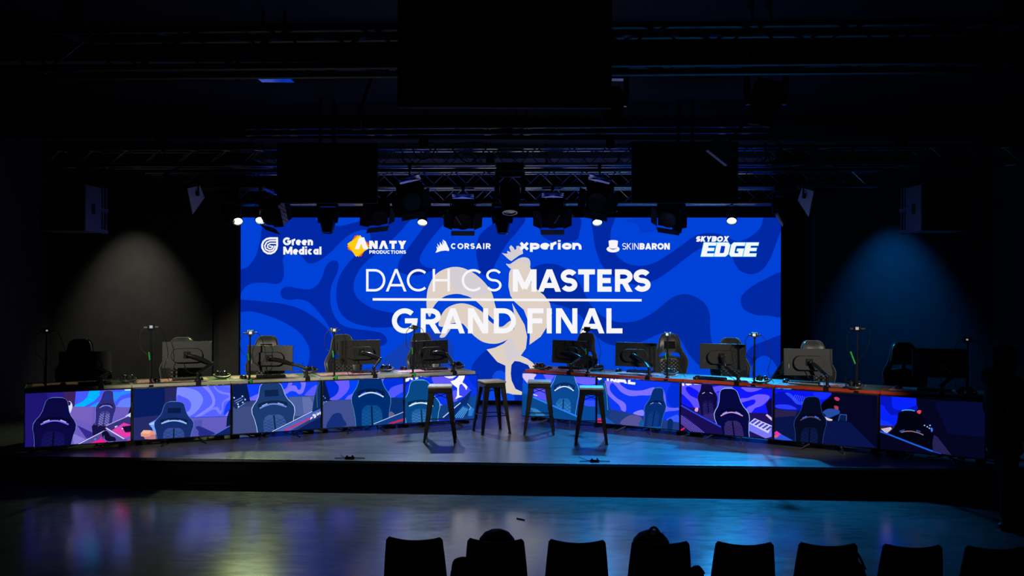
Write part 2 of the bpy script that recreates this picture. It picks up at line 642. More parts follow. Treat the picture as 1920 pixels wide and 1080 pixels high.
def glyph_strokes(ch, Wd, w):
    h = w / 2
    L, R, T, B = h, Wd - h, 1 - h, h
    mx = Wd / 2
    X = 0.72
    e = 0.25

    def ext(p, q, k=e):
        dx, dy = q[0] - p[0], q[1] - p[1]
        return [(p[0] - dx * k, p[1] - dy * k), (q[0] + dx * k, q[1] + dy * k)]
    s = []
    if ch == 'C':
        s = [arc(mx, .5, mx - h, .5 - h, 47, 313, 28)]
    elif ch == 'G':
        s = [arc(mx, .5, mx - h, .5 - h, 45, 360, 30) + [(mx * 1.02, .5)]]
    elif ch == 'O':
        s = [arc(mx, .5, mx - h, .5 - h, 0, 360, 36)]
    elif ch == 'D':
        k = Wd * .44
        s = [[(L, B), (L, T), (k, T)] + arc(k, .5, R - k, .5 - h, 90, -90, 18) + [(L, B)]]
        s = [s[0], [(L, 0), (L, 1)]]
    elif ch == 'A':
        a = h * 1.12
        s = [ext((a, 0), (mx, 1)), ext((Wd - a, 0), (mx, 1)), [(a + (mx - a) * .28, .28), (Wd - a - (mx - a) * .28, .28)]]
    elif ch == 'V':                    # an A without its bar
        a = h * 1.12
        s = [ext((a, 0), (mx, 1)), ext((Wd - a, 0), (mx, 1))]
    elif ch == 'H':
        s = [[(L, 0), (L, 1)], [(R, 0), (R, 1)], [(L, .5), (R, .5)]]
    elif ch == 'S':
        r = (1 - 2 * h) / 4
        s = [arc(mx, T - r, mx - h, r, 25, 270, 20) + arc(mx, B + r, mx - h, r, 90, -155, 20)[1:]]
    elif ch == 'T':
        s = [[(0, T), (Wd, T)], [(mx, 0), (mx, 1)]]
    elif ch in 'EF':
        s = [[(L, 0), (L, 1)], [(L, T), (Wd, T)], [(L, .5), (Wd * .93, .5)]]
        if ch == 'E':
            s.append([(L, B), (Wd, B)])
    elif ch in 'RPB':
        k = Wd * .5
        m = .46 if ch == 'R' else .44
        m = .5 if ch == 'B' else m
        s = [[(L, 0), (L, 1)], [(L, T), (k, T)] + arc(k, (T + m) / 2, R - k, (T - m) / 2, 90, -90, 14) + [(L, m)]]
        if ch == 'R':
            s.append(ext((k, m), (Wd - h * 1.15, 0)))
            s[-1][0] = (k, m)
        if ch == 'B':
            s.append([(L, m), (k, m)] + arc(k, (m + B) / 2, R - k, (m - B) / 2, 90, -90, 14) + [(L, B)])
    elif ch == 'M':
        s = [[(L, 0), (L, 1)], [(R, 0), (R, 1)], ext((h * 1.1, 1), (mx, .14), .2), ext((Wd - h * 1.1, 1), (mx, .14), .2)]
        s[2][1] = (mx, .14)
        s[3][1] = (mx, .14)
    elif ch == 'N':
        s = [[(L, 0), (L, 1)], [(R, 0), (R, 1)], ext((h * 1.15, 1), (Wd - h * 1.15, 0))]
    elif ch == 'I':
        s = [[(mx, 0), (mx, 1)]]
    elif ch == 'L':
        s = [[(L, 0), (L, 1)], [(L, B), (Wd, B)]]
    elif ch == 'X':
        s = [ext((h * 1.2, 0), (Wd - h * 1.2, 1)), ext((h * 1.2, 1), (Wd - h * 1.2, 0))]
    elif ch == 'Y':
        s = [ext((h * 1.2, 1), (mx, .42)), ext((Wd - h * 1.2, 1), (mx, .42)), [(mx, 0), (mx, .46)]]
        s[0][1] = (mx, .42)
        s[1][1] = (mx, .42)
    elif ch == 'K':
        s = [[(L, 0), (L, 1)], ext((Wd - h * 1.2, 1), (L, .40)), ext((Wd * .36, .55), (Wd - h * 1.2, 0))]
        s[1][1] = (L, .40)
        s[2][0] = (Wd * .36, .55)
    elif ch == 'U':
        s = [[(L, 1), (L, mx)] + arc(mx, mx, mx - h, mx - h, 180, 360, 16) + [(R, 1)]]
    elif ch == 'r':
        s = [[(L, 0), (L, X)], arc(Wd, X - Wd + h, Wd - h, Wd - h, 180, 92, 10)]
    elif ch == 'e':
        s = [[(L, X * .5), (R, X * .5)], arc(mx, X / 2, mx - h, X / 2 - h, 0, 312, 24)]
    elif ch == 'n':
        s = [[(L, 0), (L, X)], arc(mx, X - mx, mx - h, mx - h, 180, 0, 16) + [(R, 0)]]
    elif ch in 'da':
        s = [arc(mx, X / 2, mx - h, X / 2 - h, 0, 360, 24), [(R, 0), (R, 1 if ch == 'd' else X)]]
    elif ch == 'p':
        s = [arc(mx, X / 2, mx - h, X / 2 - h, 0, 360, 24), [(L, -.25), (L, X)]]
    elif ch == 'o':
        s = [arc(mx, X / 2, mx - h, X / 2 - h, 0, 360, 24)]
    elif ch == 'c':
        s = [arc(mx, X / 2, mx - h, X / 2 - h, 48, 312, 22)]
    elif ch == 'i':
        s = [[(mx, 0), (mx, X)], [(mx, .84), (mx, 1.02)]]
    elif ch == 'l':
        s = [[(mx, 0), (mx, 1)]]
    elif ch == 'x':
        s = [[(h * 1.2, 0), (Wd - h * 1.2, X)], [(h * 1.2, X), (Wd - h * 1.2, 0)]]
    return s


GW = dict(A=.9, B=.72, C=.85, D=.8, E=.66, F=.62, G=.88, H=.78, I=.3, K=.74, L=.6, M=.98, N=.8, O=.92, P=.7, R=.74, S=.7, T=.7, U=.76, V=.9,
          X=.8, Y=.8, r=.38, e=.58, n=.56, d=.6, i=.27, c=.54, a=.58, l=.27, x=.64, p=.6, o=.6)


def glyph(art, ch, x0, x1, yt, yb, wpx, col, shear=0.0):
    H = yb - yt
    Wd, w = (x1 - x0) / H, wpx / H
    for st in glyph_strokes(ch, Wd, w):
        for q in thick(st, w):
            if ch.isupper():
                q = clip_axis(q, 1, 0.0, False)
                q = clip_axis(q, 1, 1.0, True) if len(q) > 2 else q
            if len(q) < 3:
                continue
            art.put([art.uv(x0 + (a + shear * b) * H, yb - b * H) for a, b in q], col, art.layer)


def text(art, s, x0, x1, yt, yb, wpx, col, track=.12, shear=0.0, ext=1.0):
    H = yb - yt
    tot = sum(GW.get(c, .4) for c in s) + track * (len(s) - 1)
    k = (x1 - x0) / (tot * H)
    x = x0
    for c in s:
        g = GW.get(c, .4)
        if c != ' ':
            glyph(art, c, x, x + g * H * k, yt, yb, min(wpx, g * H * k * .98), col, shear)
        x += (g + track) * H * k
    art.layer += 1

# ================================================================= SETTING
XW = 7.75
YB, YF, ZC = 15.75, -3.2, 4.72
LYAW = -0.05                                     # the stage and the big screen are turned a little against the camera


def slab(name, c, s, mat, rz=0.0):
    return _slab(name, c, s, mat, rz)


def _slab(name, c, s, mat, rz):
    o = MB().box((0, 0, 0), s).build(name, mat, smooth=False)
    o.location = c
    o.rotation_euler = (0, 0, rz)
    return struct(o)


_slab('floor', (0, (YB + YF) / 2, -0.1), (2 * XW, YB - YF, 0.2), 'floor', 0)
_slab('ceiling', (0, (YB + YF) / 2, ZC + 0.1), (2 * XW, YB - YF, 0.2), 'ceil', 0)
_slab('wall_left', (-XW - 0.1, (YB + YF) / 2, ZC / 2), (0.2, YB - YF, ZC), 'wall', 0)
_slab('wall_right', (XW + 0.1, (YB + YF) / 2, ZC / 2), (0.2, YB - YF, ZC), 'wall', 0)
_slab('wall_back', (0, YB + 0.1, ZC / 2), (2 * XW, 0.2, ZC), 'wall', 0)
_slab('wall_front', (0, YF - 0.1, ZC / 2), (2 * XW, 0.2, ZC), 'wall', 0)
# the two wall pieces beside the screen
xl = P(398, 540, 15.2).x
_slab('wall_stage_left', ((xl - XW) / 2, 15.3, (ZC + ST) / 2), (xl + XW, 0.2, ZC - ST), 'wall', 0)
xr = P(1528, 540, 14.6).x
_slab('wall_stage_right', ((xr + XW) / 2, 14.85, (ZC + ST) / 2), (XW - xr, 0.5, ZC - ST), 'wall', 0)
_slab('trim_1', ((xl - 4.605) / 2, 15.34, 1.9 + ST / 2), (-4.605 - xl, 0.12, 3.8 - ST), 'panel', 0)
# the stage platform: its front edge runs a little towards the camera on the right
fa, fb = G(190, 857, ST), G(1850, 880, ST)
sl = (fb.y - fa.y) / (fb.x - fa.x)
yl, yr = fa.y + sl * (-7.6 - fa.x), fa.y + sl * (7.6 - fa.x)
out = [(-7.6, yl), (7.6, yr), (7.6, 15.7), (-7.6, 15.7)]
mb = MB()
mb.prism(out, lambda u, v: Vector((u, v, ST - 0.03)), lambda u, v: Vector((u, v, ST)))
stg = thing('stage', 'low dark stage platform with pale front edge, under the desks', 'stage', (0, 12.5, 0))
inv = Vector((0, 12.5, 0))
mb.v = [p - inv for p in mb.v]
mb.build('stage_top', 'stage', stg, smooth=False)
mb = MB()
oi = [(-7.6, yl + 0.03), (7.6, yr + 0.03), (7.6, 15.68), (-7.6, 15.68)]
mb.prism(oi, lambda u, v: Vector((u, v - 12.5, 0.0)), lambda u, v: Vector((u, v - 12.5, ST - 0.03)))
mb.build('stage_skirt', 'cloth', stg, smooth=False)
mb = MB()
mb.prism([(-7.6, yl - 0.012), (7.6, yr - 0.012), (7.6, yr), (-7.6, yl)], lambda u, v: Vector((u, v - 12.5, ST - 0.03)), lambda u, v: Vector((u, v - 12.5, ST + 0.002)))
mb.build('edge_strip', pmat('worn_metal_edge', (0.22, 0.22, 0.22), 0.4, 0.5, noise=0.3), stg, smooth=False)

# ================================================================= THE BIG SCREEN
lO = Vector((0, 15.09, 0))
lux = Vector((1, LYAW, 0)).normalized()
tmp = Art(lO, lux, (-9, 9, -1, 9))
uL, uR = tmp.uv(451, 600)[0], tmp.uv(1463.5, 600)[0]
vT, vB = tmp.uv(957, 408)[1], tmp.uv(957, 751)[1]
led = thing('video_wall', 'huge lit blue stage screen with pale rooster and white title lettering', 'screen',
            (0, 15.09, ST), math.atan2(lux.y, lux.x))
mb = MB()
mb.box(((uL + uR) / 2, 0.06, (vT + vB) / 2 - ST), (uR - uL, 0.11, vT - vB))
mb.build('cabinet_panels', 'matte', led, smooth=False)
mb = MB()
mb.box(((uL + uR) / 2, 0.10, (vB - ST) / 2), (uR - uL, 0.16, vB - ST))
mb.build('plinth', 'matte', led, smooth=False)
A = Art(lO, lux, (uL, uR, vB, vT))
A.layer = 1
LB, DB = (0, 66, 216), (0, 40, 166)
A.bg(LB)
T1 = lambda x, y: (440 + x / 3.6, 400 + y / 3.6)
T2 = lambda x, y: (960 + x / 3.6, 400 + y / 3.6)
A.tr = T1
# dark swirls, left half
A.fill([(215, 20), (185, 100), (168, 200), (140, 290), (90, 360), (30, 398), (30, 560), (52, 520), (80, 490), (130, 472), (200, 468), (260, 476), (305, 470),
        (330, 430), (332, 370), (325, 310), (350, 275), (405, 265), (450, 285), (480, 325), (515, 339), (565, 323), (640, 270), (700, 210), (760, 155), (830, 120),
        (885, 113), (915, 140), (910, 190), (870, 240), (800, 300), (740, 370), (702, 440), (686, 520), (690, 600), (720, 680), (790, 735), (880, 760), (960, 772),
        (1080, 760), (1120, 690), (1010, 662), (930, 640), (860, 600), (815, 550), (803, 490), (820, 420), (870, 345), (950, 275), (1040, 200), (1110, 130), (1190, 40), (1200, 20)], DB, True)
A.fill([(310, 545), (318, 512), (365, 495), (440, 508), (510, 512), (560, 480), (590, 430), (610, 370), (640, 330), (680, 318), (702, 345), (690, 405), (660, 470),
        (646, 540), (650, 620), (672, 690), (720, 750), (800, 778), (900, 790), (990, 808), (1028, 850), (1010, 890), (930, 910), (870, 960), (830, 1080), (720, 1100), (650, 1000), (680, 860),
        (620, 740), (560, 660), (500, 600), (430, 580), (370, 585), (325, 572)], DB, True)
A.fill([(20, 588), (110, 588), (220, 598), (330, 612), (430, 640), (520, 690), (590, 745), (640, 800), (670, 900), (660, 1010), (640, 1130), (520, 1150), (480, 1080), (500, 1000),
        (506, 930), (480, 860), (420, 790), (330, 735), (220, 690), (120, 664), (20, 660)], DB, True)
A.fill([(560, 30), (620, 70), (700, 84), (780, 70), (880, 30)], LB, True)
A.fill([(1310, 20), (1270, 100), (1220, 170), (1150, 265), (1105, 340), (1120, 400), (1220, 420), (1300, 400), (1350, 375), (1290, 362), (1250, 325), (1262, 270),
        (1310, 195), (1370, 120), (1440, 20)], DB, True)
A.fill([(1800, 20), (1735, 75), (1680, 120), (1645, 165), (1630, 250), (1640, 330), (1660, 400), (1720, 420), (1760, 340), (1800, 265), (1850, 190), (1910, 120), (1960, 30)], DB, True)
A.fill([(1080, 920), (1160, 860), (1300, 800), (1420, 830), (1475, 900), (1470, 1000), (1400, 1060), (1200, 1090), (1000, 1060), (1010, 980)], (18, 62, 180), True)
A.fill([(1600, 1040), (1690, 930), (1780, 900), (1880, 930), (1990, 1010), (2020, 1120), (1960, 1260), (1850, 1290), (1700, 1250), (1640, 1150)], (0, 44, 172), True)
A.fill([(1730, 1180), (1745, 1090), (1790, 1060), (1840, 1090), (1870, 1180), (1880, 1300), (1700, 1300)], (10, 74, 226), True)
A.tr = T2
A.fill([(190, 20), (195, 130), (240, 178), (330, 195), (430, 182), (456, 130), (445, 20)], DB, True)
A.fill([(545, 20), (548, 140), (570, 260), (615, 360), (700, 440), (830, 480), (940, 460), (1010, 425), (1100, 360), (1190, 290), (1270, 238), (1340, 212), (1420, 240), (1480, 290),
        (1505, 340), (1545, 392), (1620, 411), (1690, 380), (1740, 310), (1780, 210), (1815, 110), (1825, 20), (1710, 20), (1680, 90), (1620, 150), (1530, 190), (1455, 160), (1390, 138),
        (1310, 133), (1230, 155), (1150, 212), (1050, 282), (950, 338), (850, 354), (760, 330), (700, 272), (668, 200), (668, 110), (690, 20)], DB, True)
A.fill([(1840, 410), (1700, 448), (1610, 500), (1556, 550), (1543, 600), (1570, 652), (1640, 684), (1720, 690), (1840, 678)], DB, True)
A.fill([(60, 420), (130, 375), (200, 345), (290, 343), (380, 385), (445, 455), (490, 540), (540, 630), (620, 700), (720, 735), (820, 730), (900, 700), (980, 650), (1050, 590), (1110, 555),
        (1180, 545), (1250, 570), (1310, 620), (1335, 690), (1337, 780), (1352, 880), (1400, 990), (1350, 1045), (1270, 1030), (1200, 960), (1150, 872), (1110, 822), (1060, 800),
        (980, 820), (870, 868), (760, 895), (640, 880), (540, 800), (470, 700), (380, 640), (250, 600), (120, 520)], (0, 42, 162), True)
A.fill([(1840, 842), (1700, 865), (1610, 905), (1580, 960), (1600, 1040), (1650, 985), (1700, 960), (1750, 985), (1800, 1060), (1840, 1150)], DB, True)
A.fill([(760, 50), (840, 70), (880, 130), (1010, 100), (1080, 40), (980, 20)], (0, 58, 204), True)
# rooster emblem
RC, RC2 = (222, 208, 196), (212, 206, 212)
R1 = lambda x, y: (790 + x / 6.748, 440 + y / 6.748)
R2 = lambda x, y: (790 + x / 6.748, 590 + y / 6.748)
R3 = lambda x, y: (740 + x / 3.178, 430 + y / 3.178)
A.tr = R1
A.fill([(1018, 232), (1060, 240), (1090, 240), (1085, 205), (1110, 212), (1135, 225), (1112, 160), (1135, 132), (1165, 160), (1185, 195), (1205, 175), (1200, 145), (1230, 140), (1250, 150), (1290, 100),
        (1280, 190), (1288, 240), (1240, 262), (1180, 305), (1140, 335), (1110, 318)], RC2)
A.fill([(1072, 368), (1120, 372), (1170, 340), (1240, 298), (1310, 286), (1365, 310), (1380, 370), (1368, 420), (1330, 400), (1260, 372), (1200, 402), (1135, 430), (1100, 405)], RC2, True)
A.tr = R3
# neck, breast and body (right piece)
A.fill([(700, 218), (740, 190), (800, 210), (822, 262), (812, 318), (846, 356), (890, 392), (925, 440), (938, 500), (915, 570), (870, 640), (803, 688), (806, 640), (800, 560), (770, 480), (715, 432), (690, 395),
        (678, 340), (682, 260)], RC, False)
A.fill([(700, 440), (735, 500), (775, 570), (790, 640), (782, 710), (752, 752), (790, 770), (830, 800), (842, 830), (812, 838), (795, 808), (745, 788), (715, 784), (696, 808), (692, 860), (697, 900),
        (720, 950), (760, 968), (758, 986), (706, 984), (672, 975), (648, 985), (652, 960), (660, 930), (660, 850), (660, 812), (612, 790), (548, 716), (600, 704), (650, 680), (690, 640), (712, 590), (715, 520)], RC, False)
A.fill([(650, 690), (700, 640), (715, 690), (752, 752), (700, 780), (680, 800), (664, 760)], RC2, False)
# the tail feathers: big arch and the inner curl
A.fill([(196, 500), (190, 430), (200, 350), (240, 275), (300, 236), (375, 224), (450, 248), (520, 300), (575, 370), (596, 440), (622, 540), (600, 545), (560, 510), (510, 450), (450, 405), (380, 385), (310, 395),
        (262, 425), (228, 470), (212, 520)], RC, True)
A.fill([(262, 570), (275, 520), (310, 470), (380, 442), (450, 450), (520, 490), (560, 540), (600, 570), (640, 580), (690, 545), (712, 570), (690, 640), (640, 672), (590, 682), (530, 672), (480, 640), (440, 600),
        (400, 560), (340, 560), (290, 580)], RC, True)
A.fill([(330, 240), (420, 236), (500, 290), (560, 370), (470, 400), (380, 380), (340, 330)], RC2, True)
A.fill([(268, 640), (300, 600), (340, 580), (300, 640)], RC2, True)
# title
WH = (247, 246, 250)
A.tr = lambda x, y: (x, y)
t4, t9 = 4.5, 9.4
for ch, a, b in (('D', 686.7, 722.8), ('A', 723.5, 762.5), ('C', 763, 806), ('H', 811.4, 843.6), ('C', 865.8, 909), ('S', 911.7, 940.5)):
    glyph(A, ch, a, b, 504.5, 546.5, t4, WH)
for ch, a, b in (('M', 961.4, 1006), ('A', 1008.5, 1052), ('S', 1051.5, 1082.5), ('T', 1084, 1115.5), ('E', 1120, 1146.7), ('R', 1153, 1186), ('S', 1187.8, 1219.7)):
    glyph(A, ch, a, b, 505, 547, 9.6, WH)
for ch, a, b in (('G', 735, 783), ('R', 789, 826.5), ('A', 826.5, 872), ('N', 877.5, 915.5), ('D', 926, 967.5), ('F', 989, 1019), ('I', 1025, 1034.6), ('N', 1042.5, 1082.5), ('A', 1086.5, 1133.5), ('L', 1137, 1167)):
    glyph(A, ch, a, b, 578, 625, t9, WH)
A.line([(699, 561.3), (1203, 563)], 4.6, WH)
# sponsor marks along the top
K1 = lambda x, y: (480 + x / 6.4, 430 + y / 6.4)
A.tr = K1
A.line([(266, 107), (170, 107), (128, 117), (93, 145), (76, 185), (78, 222), (100, 262), (140, 287), (180, 290), (220, 272), (245, 240), (256, 195), (256, 107)], 23, WH, closed=False)
A.line([(246, 137), (170, 137), (128, 158), (107, 200), (120, 240), (165, 262), (205, 250), (228, 215), (230, 195)], 17, WH)
A.line([(246, 168), (175, 168), (145, 185), (140, 215), (165, 234), (190, 228), (205, 205), (160, 198)], 15, WH)
text(A, 'Green', 326, 686, 97, 192, 25, WH, .05)
text(A, 'Medical', 330, 790, 208, 304, 25, WH, .05)
for (col, a) in (((240, 80, 30), -16), ((250, 150, 20), -3), ((255, 205, 20), 11)):
    q = []
    for k in range(4):
        t = math.radians(a + 90 * k)
        q.append((1228 + 133 * math.cos(t), 200 + 133 * math.sin(t)))
    A.fill(q, col)
A.fill([(1187, 238), (1240, 100), (1300, 96), (1348, 238), (1290, 238), (1265, 170), (1238, 238)], WH)
text(A, 'NVTY', 1360, 1806, 137, 236, 34, WH, .1)
text(A, 'PRODUCTIONS', 1362, 1802, 252, 294, 10, WH, .1)
K2 = lambda x, y: (800 + x / 6.4, 430 + y / 6.4)
A.tr = K2
A.fill([(108, 282), (126, 240), (118, 206), (140, 225), (128, 168), (160, 208), (158, 150), (192, 196), (186, 140), (215, 186), (192, 122), (230, 146), (250, 192), (272, 238), (268, 262), (225, 254), (170, 262)], WH)
text(A, 'CORSAIR', 292, 768, 168, 236, 16, WH, .16)
text(A, 'xperion', 1108, 1858, 132, 243, 33, WH, .03)
K3 = lambda x, y: (1130 + x / 6.4, 430 + y / 6.4)
A.tr = K3
A.fill([(70, 140), (90, 132), (125, 129), (162, 132), (183, 140), (176, 215), (172, 226), (125, 233), (82, 226), (77, 215)], WH)
A.fill([(44, 238), (55, 218), (76, 208), (80, 230), (125, 245), (170, 230), (174, 208), (195, 218), (204, 238), (190, 262), (160, 274), (125, 278), (88, 274), (60, 262)], WH)
text(A, 'SKIN', 234, 432, 166, 243, 9, WH, .1)
text(A, 'BARON', 442, 804, 166, 243, 21, WH, .06)
text(A, 'SKYBOX', 1112, 1504, 83, 150, 20, WH, .05, .18)
# the slanted block letters under it, with a pale cyan rim
CY = (90, 225, 255)


def sl_(pts, x, dy=0):
    return [(x + px + (1 - py) * 36, 160 + py * 166) for px, py in pts]


EE = [(0, 0), (150, 0), (150, .21), (62, .21), (62, .39), (140, .39), (140, .60), (62, .60), (62, .79), (150, .79), (150, 1), (0, 1)]
GG = [(24, 0), (160, 0), (160, .22), (62, .22), (54, .32), (54, .70), (62, .78), (104, .78), (104, .62), (80, .62), (80, .44), (160, .44), (160, 1), (24, 1), (0, .84), (0, .16)]
DD1 = [(0, 0), (134, 0), (160, .17), (160, .83), (134, 1), (0, 1)]
for off, col in ((6, CY), (0, WH)):
    for shp, x in ((EE, 1176), (DD1, 1336), (GG, 1512), (EE, 1684)):
        p = sl_(shp, x)
        if off:
            A.line(p, 9, col, closed=True)
        else:
            A.fill(p, col)
A.fill(sl_([(56, .24), (98, .24), (106, .30), (106, .70), (98, .76), (56, .76)], 1336), (0, 58, 200))
A.end('screen', led)

# ================================================================= PLAYER STATIONS: wings, screens below the desks
wa = (Vector((-5.627, 10.44, 0)), Vector((-0.482, 12.90, 0)))
wb = (Vector((0.140, 13.24, 0)), Vector((5.22, 9.965, 0)))
edges = ([44, 248, 434.5, 603.5, 758, 896.5], [978, 1118.5, 1276, 1450.5, 1648, 1850])
PLACE = ['far left desk', 'second desk from left', 'third desk from left', 'fourth desk from left', 'desk left of centre gap',
         'desk right of centre gap', 'fourth desk from right', 'third desk from right', 'second desk from right', 'far right desk']
STN = []
for (a, b), ed in zip((wa, wb), edges):
    ux = (b - a).normalized()
    pl = Art(a, ux, (-9, 9, -9, 9))
    us = [pl.uv(x, 700)[0] for x in ed]
    for i in range(5):
        u0, u1 = us[i] + 0.006, us[i + 1] - 0.006
        c = a + ux * ((u0 + u1) / 2)
        STN.append(dict(c=c, ux=ux, n=Vector((ux.y, -ux.x, 0)), w=u1 - u0, rz=math.atan2(ux.y, ux.x)))

TVZ0, TVZ1 = ST + 0.068, ST + 0.712
tv_labels = [
    'wide television under the far left desk showing an empty chair beside bright cyan swirls',
    'television under the desks showing one chair with small tan boxes on the floor beside it',
    'television showing a large quilted chair back and a bright printed desk edge at lower right',
    'television showing one centred blue chair back on grey floor, fourth from the left',
    'television showing rooster legs and a laptop like keyboard, partly behind the leftmost stool',
    'television showing a centred chair behind a diagonal desk edge, behind the third stool',
    'television showing the cut off letters NAL above a small turned chair',
    'television showing two purple lit chairs and a white plastic crate',
    'television showing a dark chair and a crouching person in jeans',
    'mostly dark television at the right end showing a black chair and a blue desk edge']
TVART = []
for i, s in enumerate(STN):
    t = thing('television', tv_labels[i], 'television', (s['c'].x, s['c'].y, ST), s['rz'], 'televisions in front of the desks')
    s['tv'] = t
    w, h = s['w'], TVZ1 - TVZ0
    zc = (TVZ0 + TVZ1) / 2 - ST
    mb = MB()
    mb.box((0, 0.018, zc), (w, 0.034, h))
    mb.box((0, 0.05, zc - 0.08), (w * 0.72, 0.035, h * 0.62))
    mb.build('casing', 'gloss', t, bevel=0.004)
    for sx in (-1, 1):
        f = MB()
        x = sx * 0.185
        f.cyl((x, 0.02, 0.068), (x + sx * 0.01, 0.02, 0.055), 0.012, n=8)
        f.tube([(x, 0.02, 0.058), (x + sx * 0.075, -0.125, 0.008)], 0.008, 6)
        f.tube([(x, 0.02, 0.058), (x + sx * 0.06, 0.15, 0.008)], 0.008, 6)
        f.build('foot', 'silver' if i >= 5 else 'steel', t)
    ar = Art(s['c'] + Vector((0, 0, 0)), s['ux'], (-w / 2 + 0.011, w / 2 - 0.011, TVZ0 + 0.014, TVZ1 - 0.011))
    ar.layer = 3
    TVART.append(ar)

UC = [(0, -.10), (.02, -.2), (.06, -.25), (.14, -.28), (.24, -.31), (.33, -.37), (.40, -.45), (.47, -.5), (.56, -.5), (.66, -.46), (.8, -.43), (1, -.42)]


def chair_art(ar, top, bot, w, col, edge, quilt, line_col, shine, hole=None, pad=None, ew=.03, slot=.46, nq=5, skew=0.0):
    top, bot = Vector(top), Vector(bot)
    d = bot - top
    H = Vector((w, w * skew))

    def q(u, v):
        p = top + d * v + H * u
        return (p.x, p.y)
    ol = [q(u, v) for v, u in UC] + [q(-u, v) for v, u in reversed(UC)]
    big = [q(u * (1 + ew * 2), v if v > 0 else -ew * .6) for v, u in UC] + [q(-u * (1 + ew * 2), v if v > 0 else -ew * .6) for v, u in reversed(UC)]
    ar.fill(big, edge)
    ar.fill([q(u * (1 + ew * .7), v + .006) for v, u in UC] + [q(-u * (1 + ew * .7), v + .006) for v, u in reversed(UC)], tuple(int(x * .6) for x in col))
    ar.fill(ol, col)
    if pad:
        ar.fill([q(-.17, .14), q(.17, .14), q(.17, .26), q(-.17, .26)], pad)
    dk = tuple(int(x * .62) for x in col)
    ar.fill([q(-.36, slot + .06)] + [q(-.36 + .72 * k / 8, slot - .045 - .05 * math.sin(PI * k / 8)) for k in range(9)] + [q(.36, slot + .06)] +
            [q(.36 - .72 * k / 8, slot + .03 - .06 * math.sin(PI * k / 8)) for k in range(9)], dk)
    if hole:
        ar.fill([q(-.27, slot - .01), q(-.13, slot - .05), q(-.12, slot - .02), q(-.26, slot + .02)], hole)
        ar.fill([q(.27, slot - .01), q(.13, slot - .05), q(.12, slot - .02), q(.26, slot + .02)], hole)
    ar.line([q(-.33 + .66 * k / 10, slot + .045 - .075 * math.sin(PI * (k + .3) / 10.6)) for k in range(11)], abs(w) * .035, shine)
    Q = [(.60, 0), (.60, .14), (.64, .22), (.72, .27), (.85, .28), (1.0, .28)]
    ar.fill([q(-u, v) for v, u in Q[1:]][::-1] + [q(u, v) for v, u in Q[1:]], quilt)
    for k in range(nq):
        v = .66 + .34 * k / nq
        for sg in (-1, 1):
            ar.line([q(sg * .03, v), q(sg * .27, v + .10)], abs(w) * .008, line_col, keep=True)
            ar.line([q(sg * .03, v + .09), q(sg * .26, v + .01)], abs(w) * .008, line_col, keep=True)
    ar.layer += 1
    ar.line([q(0, .61), q(0, 1)], abs(w) * .04, dk)


def crop(x0, y0, k):
    return lambda x, y: (x0 + x / k, y0 + y / k)


B1, B2, B3 = (60, 70, 255), (120, 110, 255), (20, 40, 225)
# 1
a = TVART[0]
a.tr = crop(30, 720, 8.309)
a.bg((28, 20, 110))
a.fill([(480, 100), (760, 90), (740, 360), (500, 350)], (38, 26, 135))
a.fill([(750, 80), (930, 80), (910, 370), (740, 360)], (58, 34, 92))
a.fill([(700, 350), (1900, 340), (1900, 1000), (700, 1000)], (108, 92, 190))
a.fill([(850, 370), (1200, 360), (1180, 640), (860, 520)], (120, 96, 190))
a.fill([(950, 640), (1240, 780), (1260, 830), (1100, 850)], (52, 40, 140))
a.fill([(880, 760), (1080, 860), (900, 960)], (134, 124, 214))
a.fill([(936, 60), (1800, 40), (1790, 352), (912, 352)], (70, 88, 255))
a.fill([(912, 352), (912, 330), (1040, 270), (1110, 200), (1140, 120), (1130, 60), (1310, 50), (1300, 180), (1210, 270), (1060, 352)], (0, 180, 255), False)
a.fill([(1140, 352), (1280, 280), (1330, 352)], (0, 170, 250))
a.fill([(1520, 130), (1640, 120), (1760, 60), (1790, 130), (1640, 180), (1560, 260), (1530, 240)], (40, 140, 255), True)
a.fill([(1580, 330), (1640, 250), (1790, 215), (1790, 352), (1560, 352)], (100, 130, 255), True)
a.fill([(1690, 80), (1790, 76), (1790, 98), (1700, 100)], (245, 245, 255))
a.fill([(1200, 820), (1180, 660), (1230, 600), (1420, 650), (1400, 720), (1260, 790)], (24, 18, 66))
chair_art(a, (1440, 100), (1360, 640), 300, (46, 44, 120), (120, 120, 225), (70, 68, 150), (190, 185, 255), (150, 150, 240), (60, 110, 255), (30, 50, 150), .03)
a.fill([(1740, 480), (1800, 300), (1800, 600)], (14, 10, 40))
a.fill([(1700, 500), (1790, 440), (1790, 540)], (200, 210, 255))
a.fill([(1380, 690), (1400, 650), (1740, 500), (1800, 520), (1800, 640), (1500, 740)], (56, 48, 120))
a.line([(1400, 650), (1740, 500)], 9, (190, 190, 250))
a.fill([(915, 962), (1360, 730), (1400, 740), (1700, 850), (1800, 900), (1800, 990), (915, 1000)], (84, 76, 150))
a.line([(918, 962), (1370, 730), (1400, 745)], 12, (210, 214, 255))
a.fill([(1110, 940), (1330, 850), (1420, 900), (1300, 940)], (240, 30, 140))
a.fill([(1490, 720), (1680, 600), (1800, 640), (1800, 800), (1700, 840)], (226, 60, 170))
for k in range(34):
    x, y = random.uniform(1180, 1800), random.uniform(640, 930)
    if y > 940 - (x - 900) * .5 and not (1340 < x < 1560 and 740 < y < 900):
        r = random.uniform(12, 30)
        a.fill([(x, y), (x + r * 1.6, y - r * .6), (x + r * 1.4, y + r * .5), (x - 4, y + r * .8)], random.choice([(255, 255, 255), (70, 120, 255), (240, 20, 110), (255, 130, 40), (150, 130, 255), (40, 30, 110), (230, 240, 255)]))
a.fill([(1650, 660), (1790, 640), (1800, 740), (1700, 750)], (18, 14, 50))
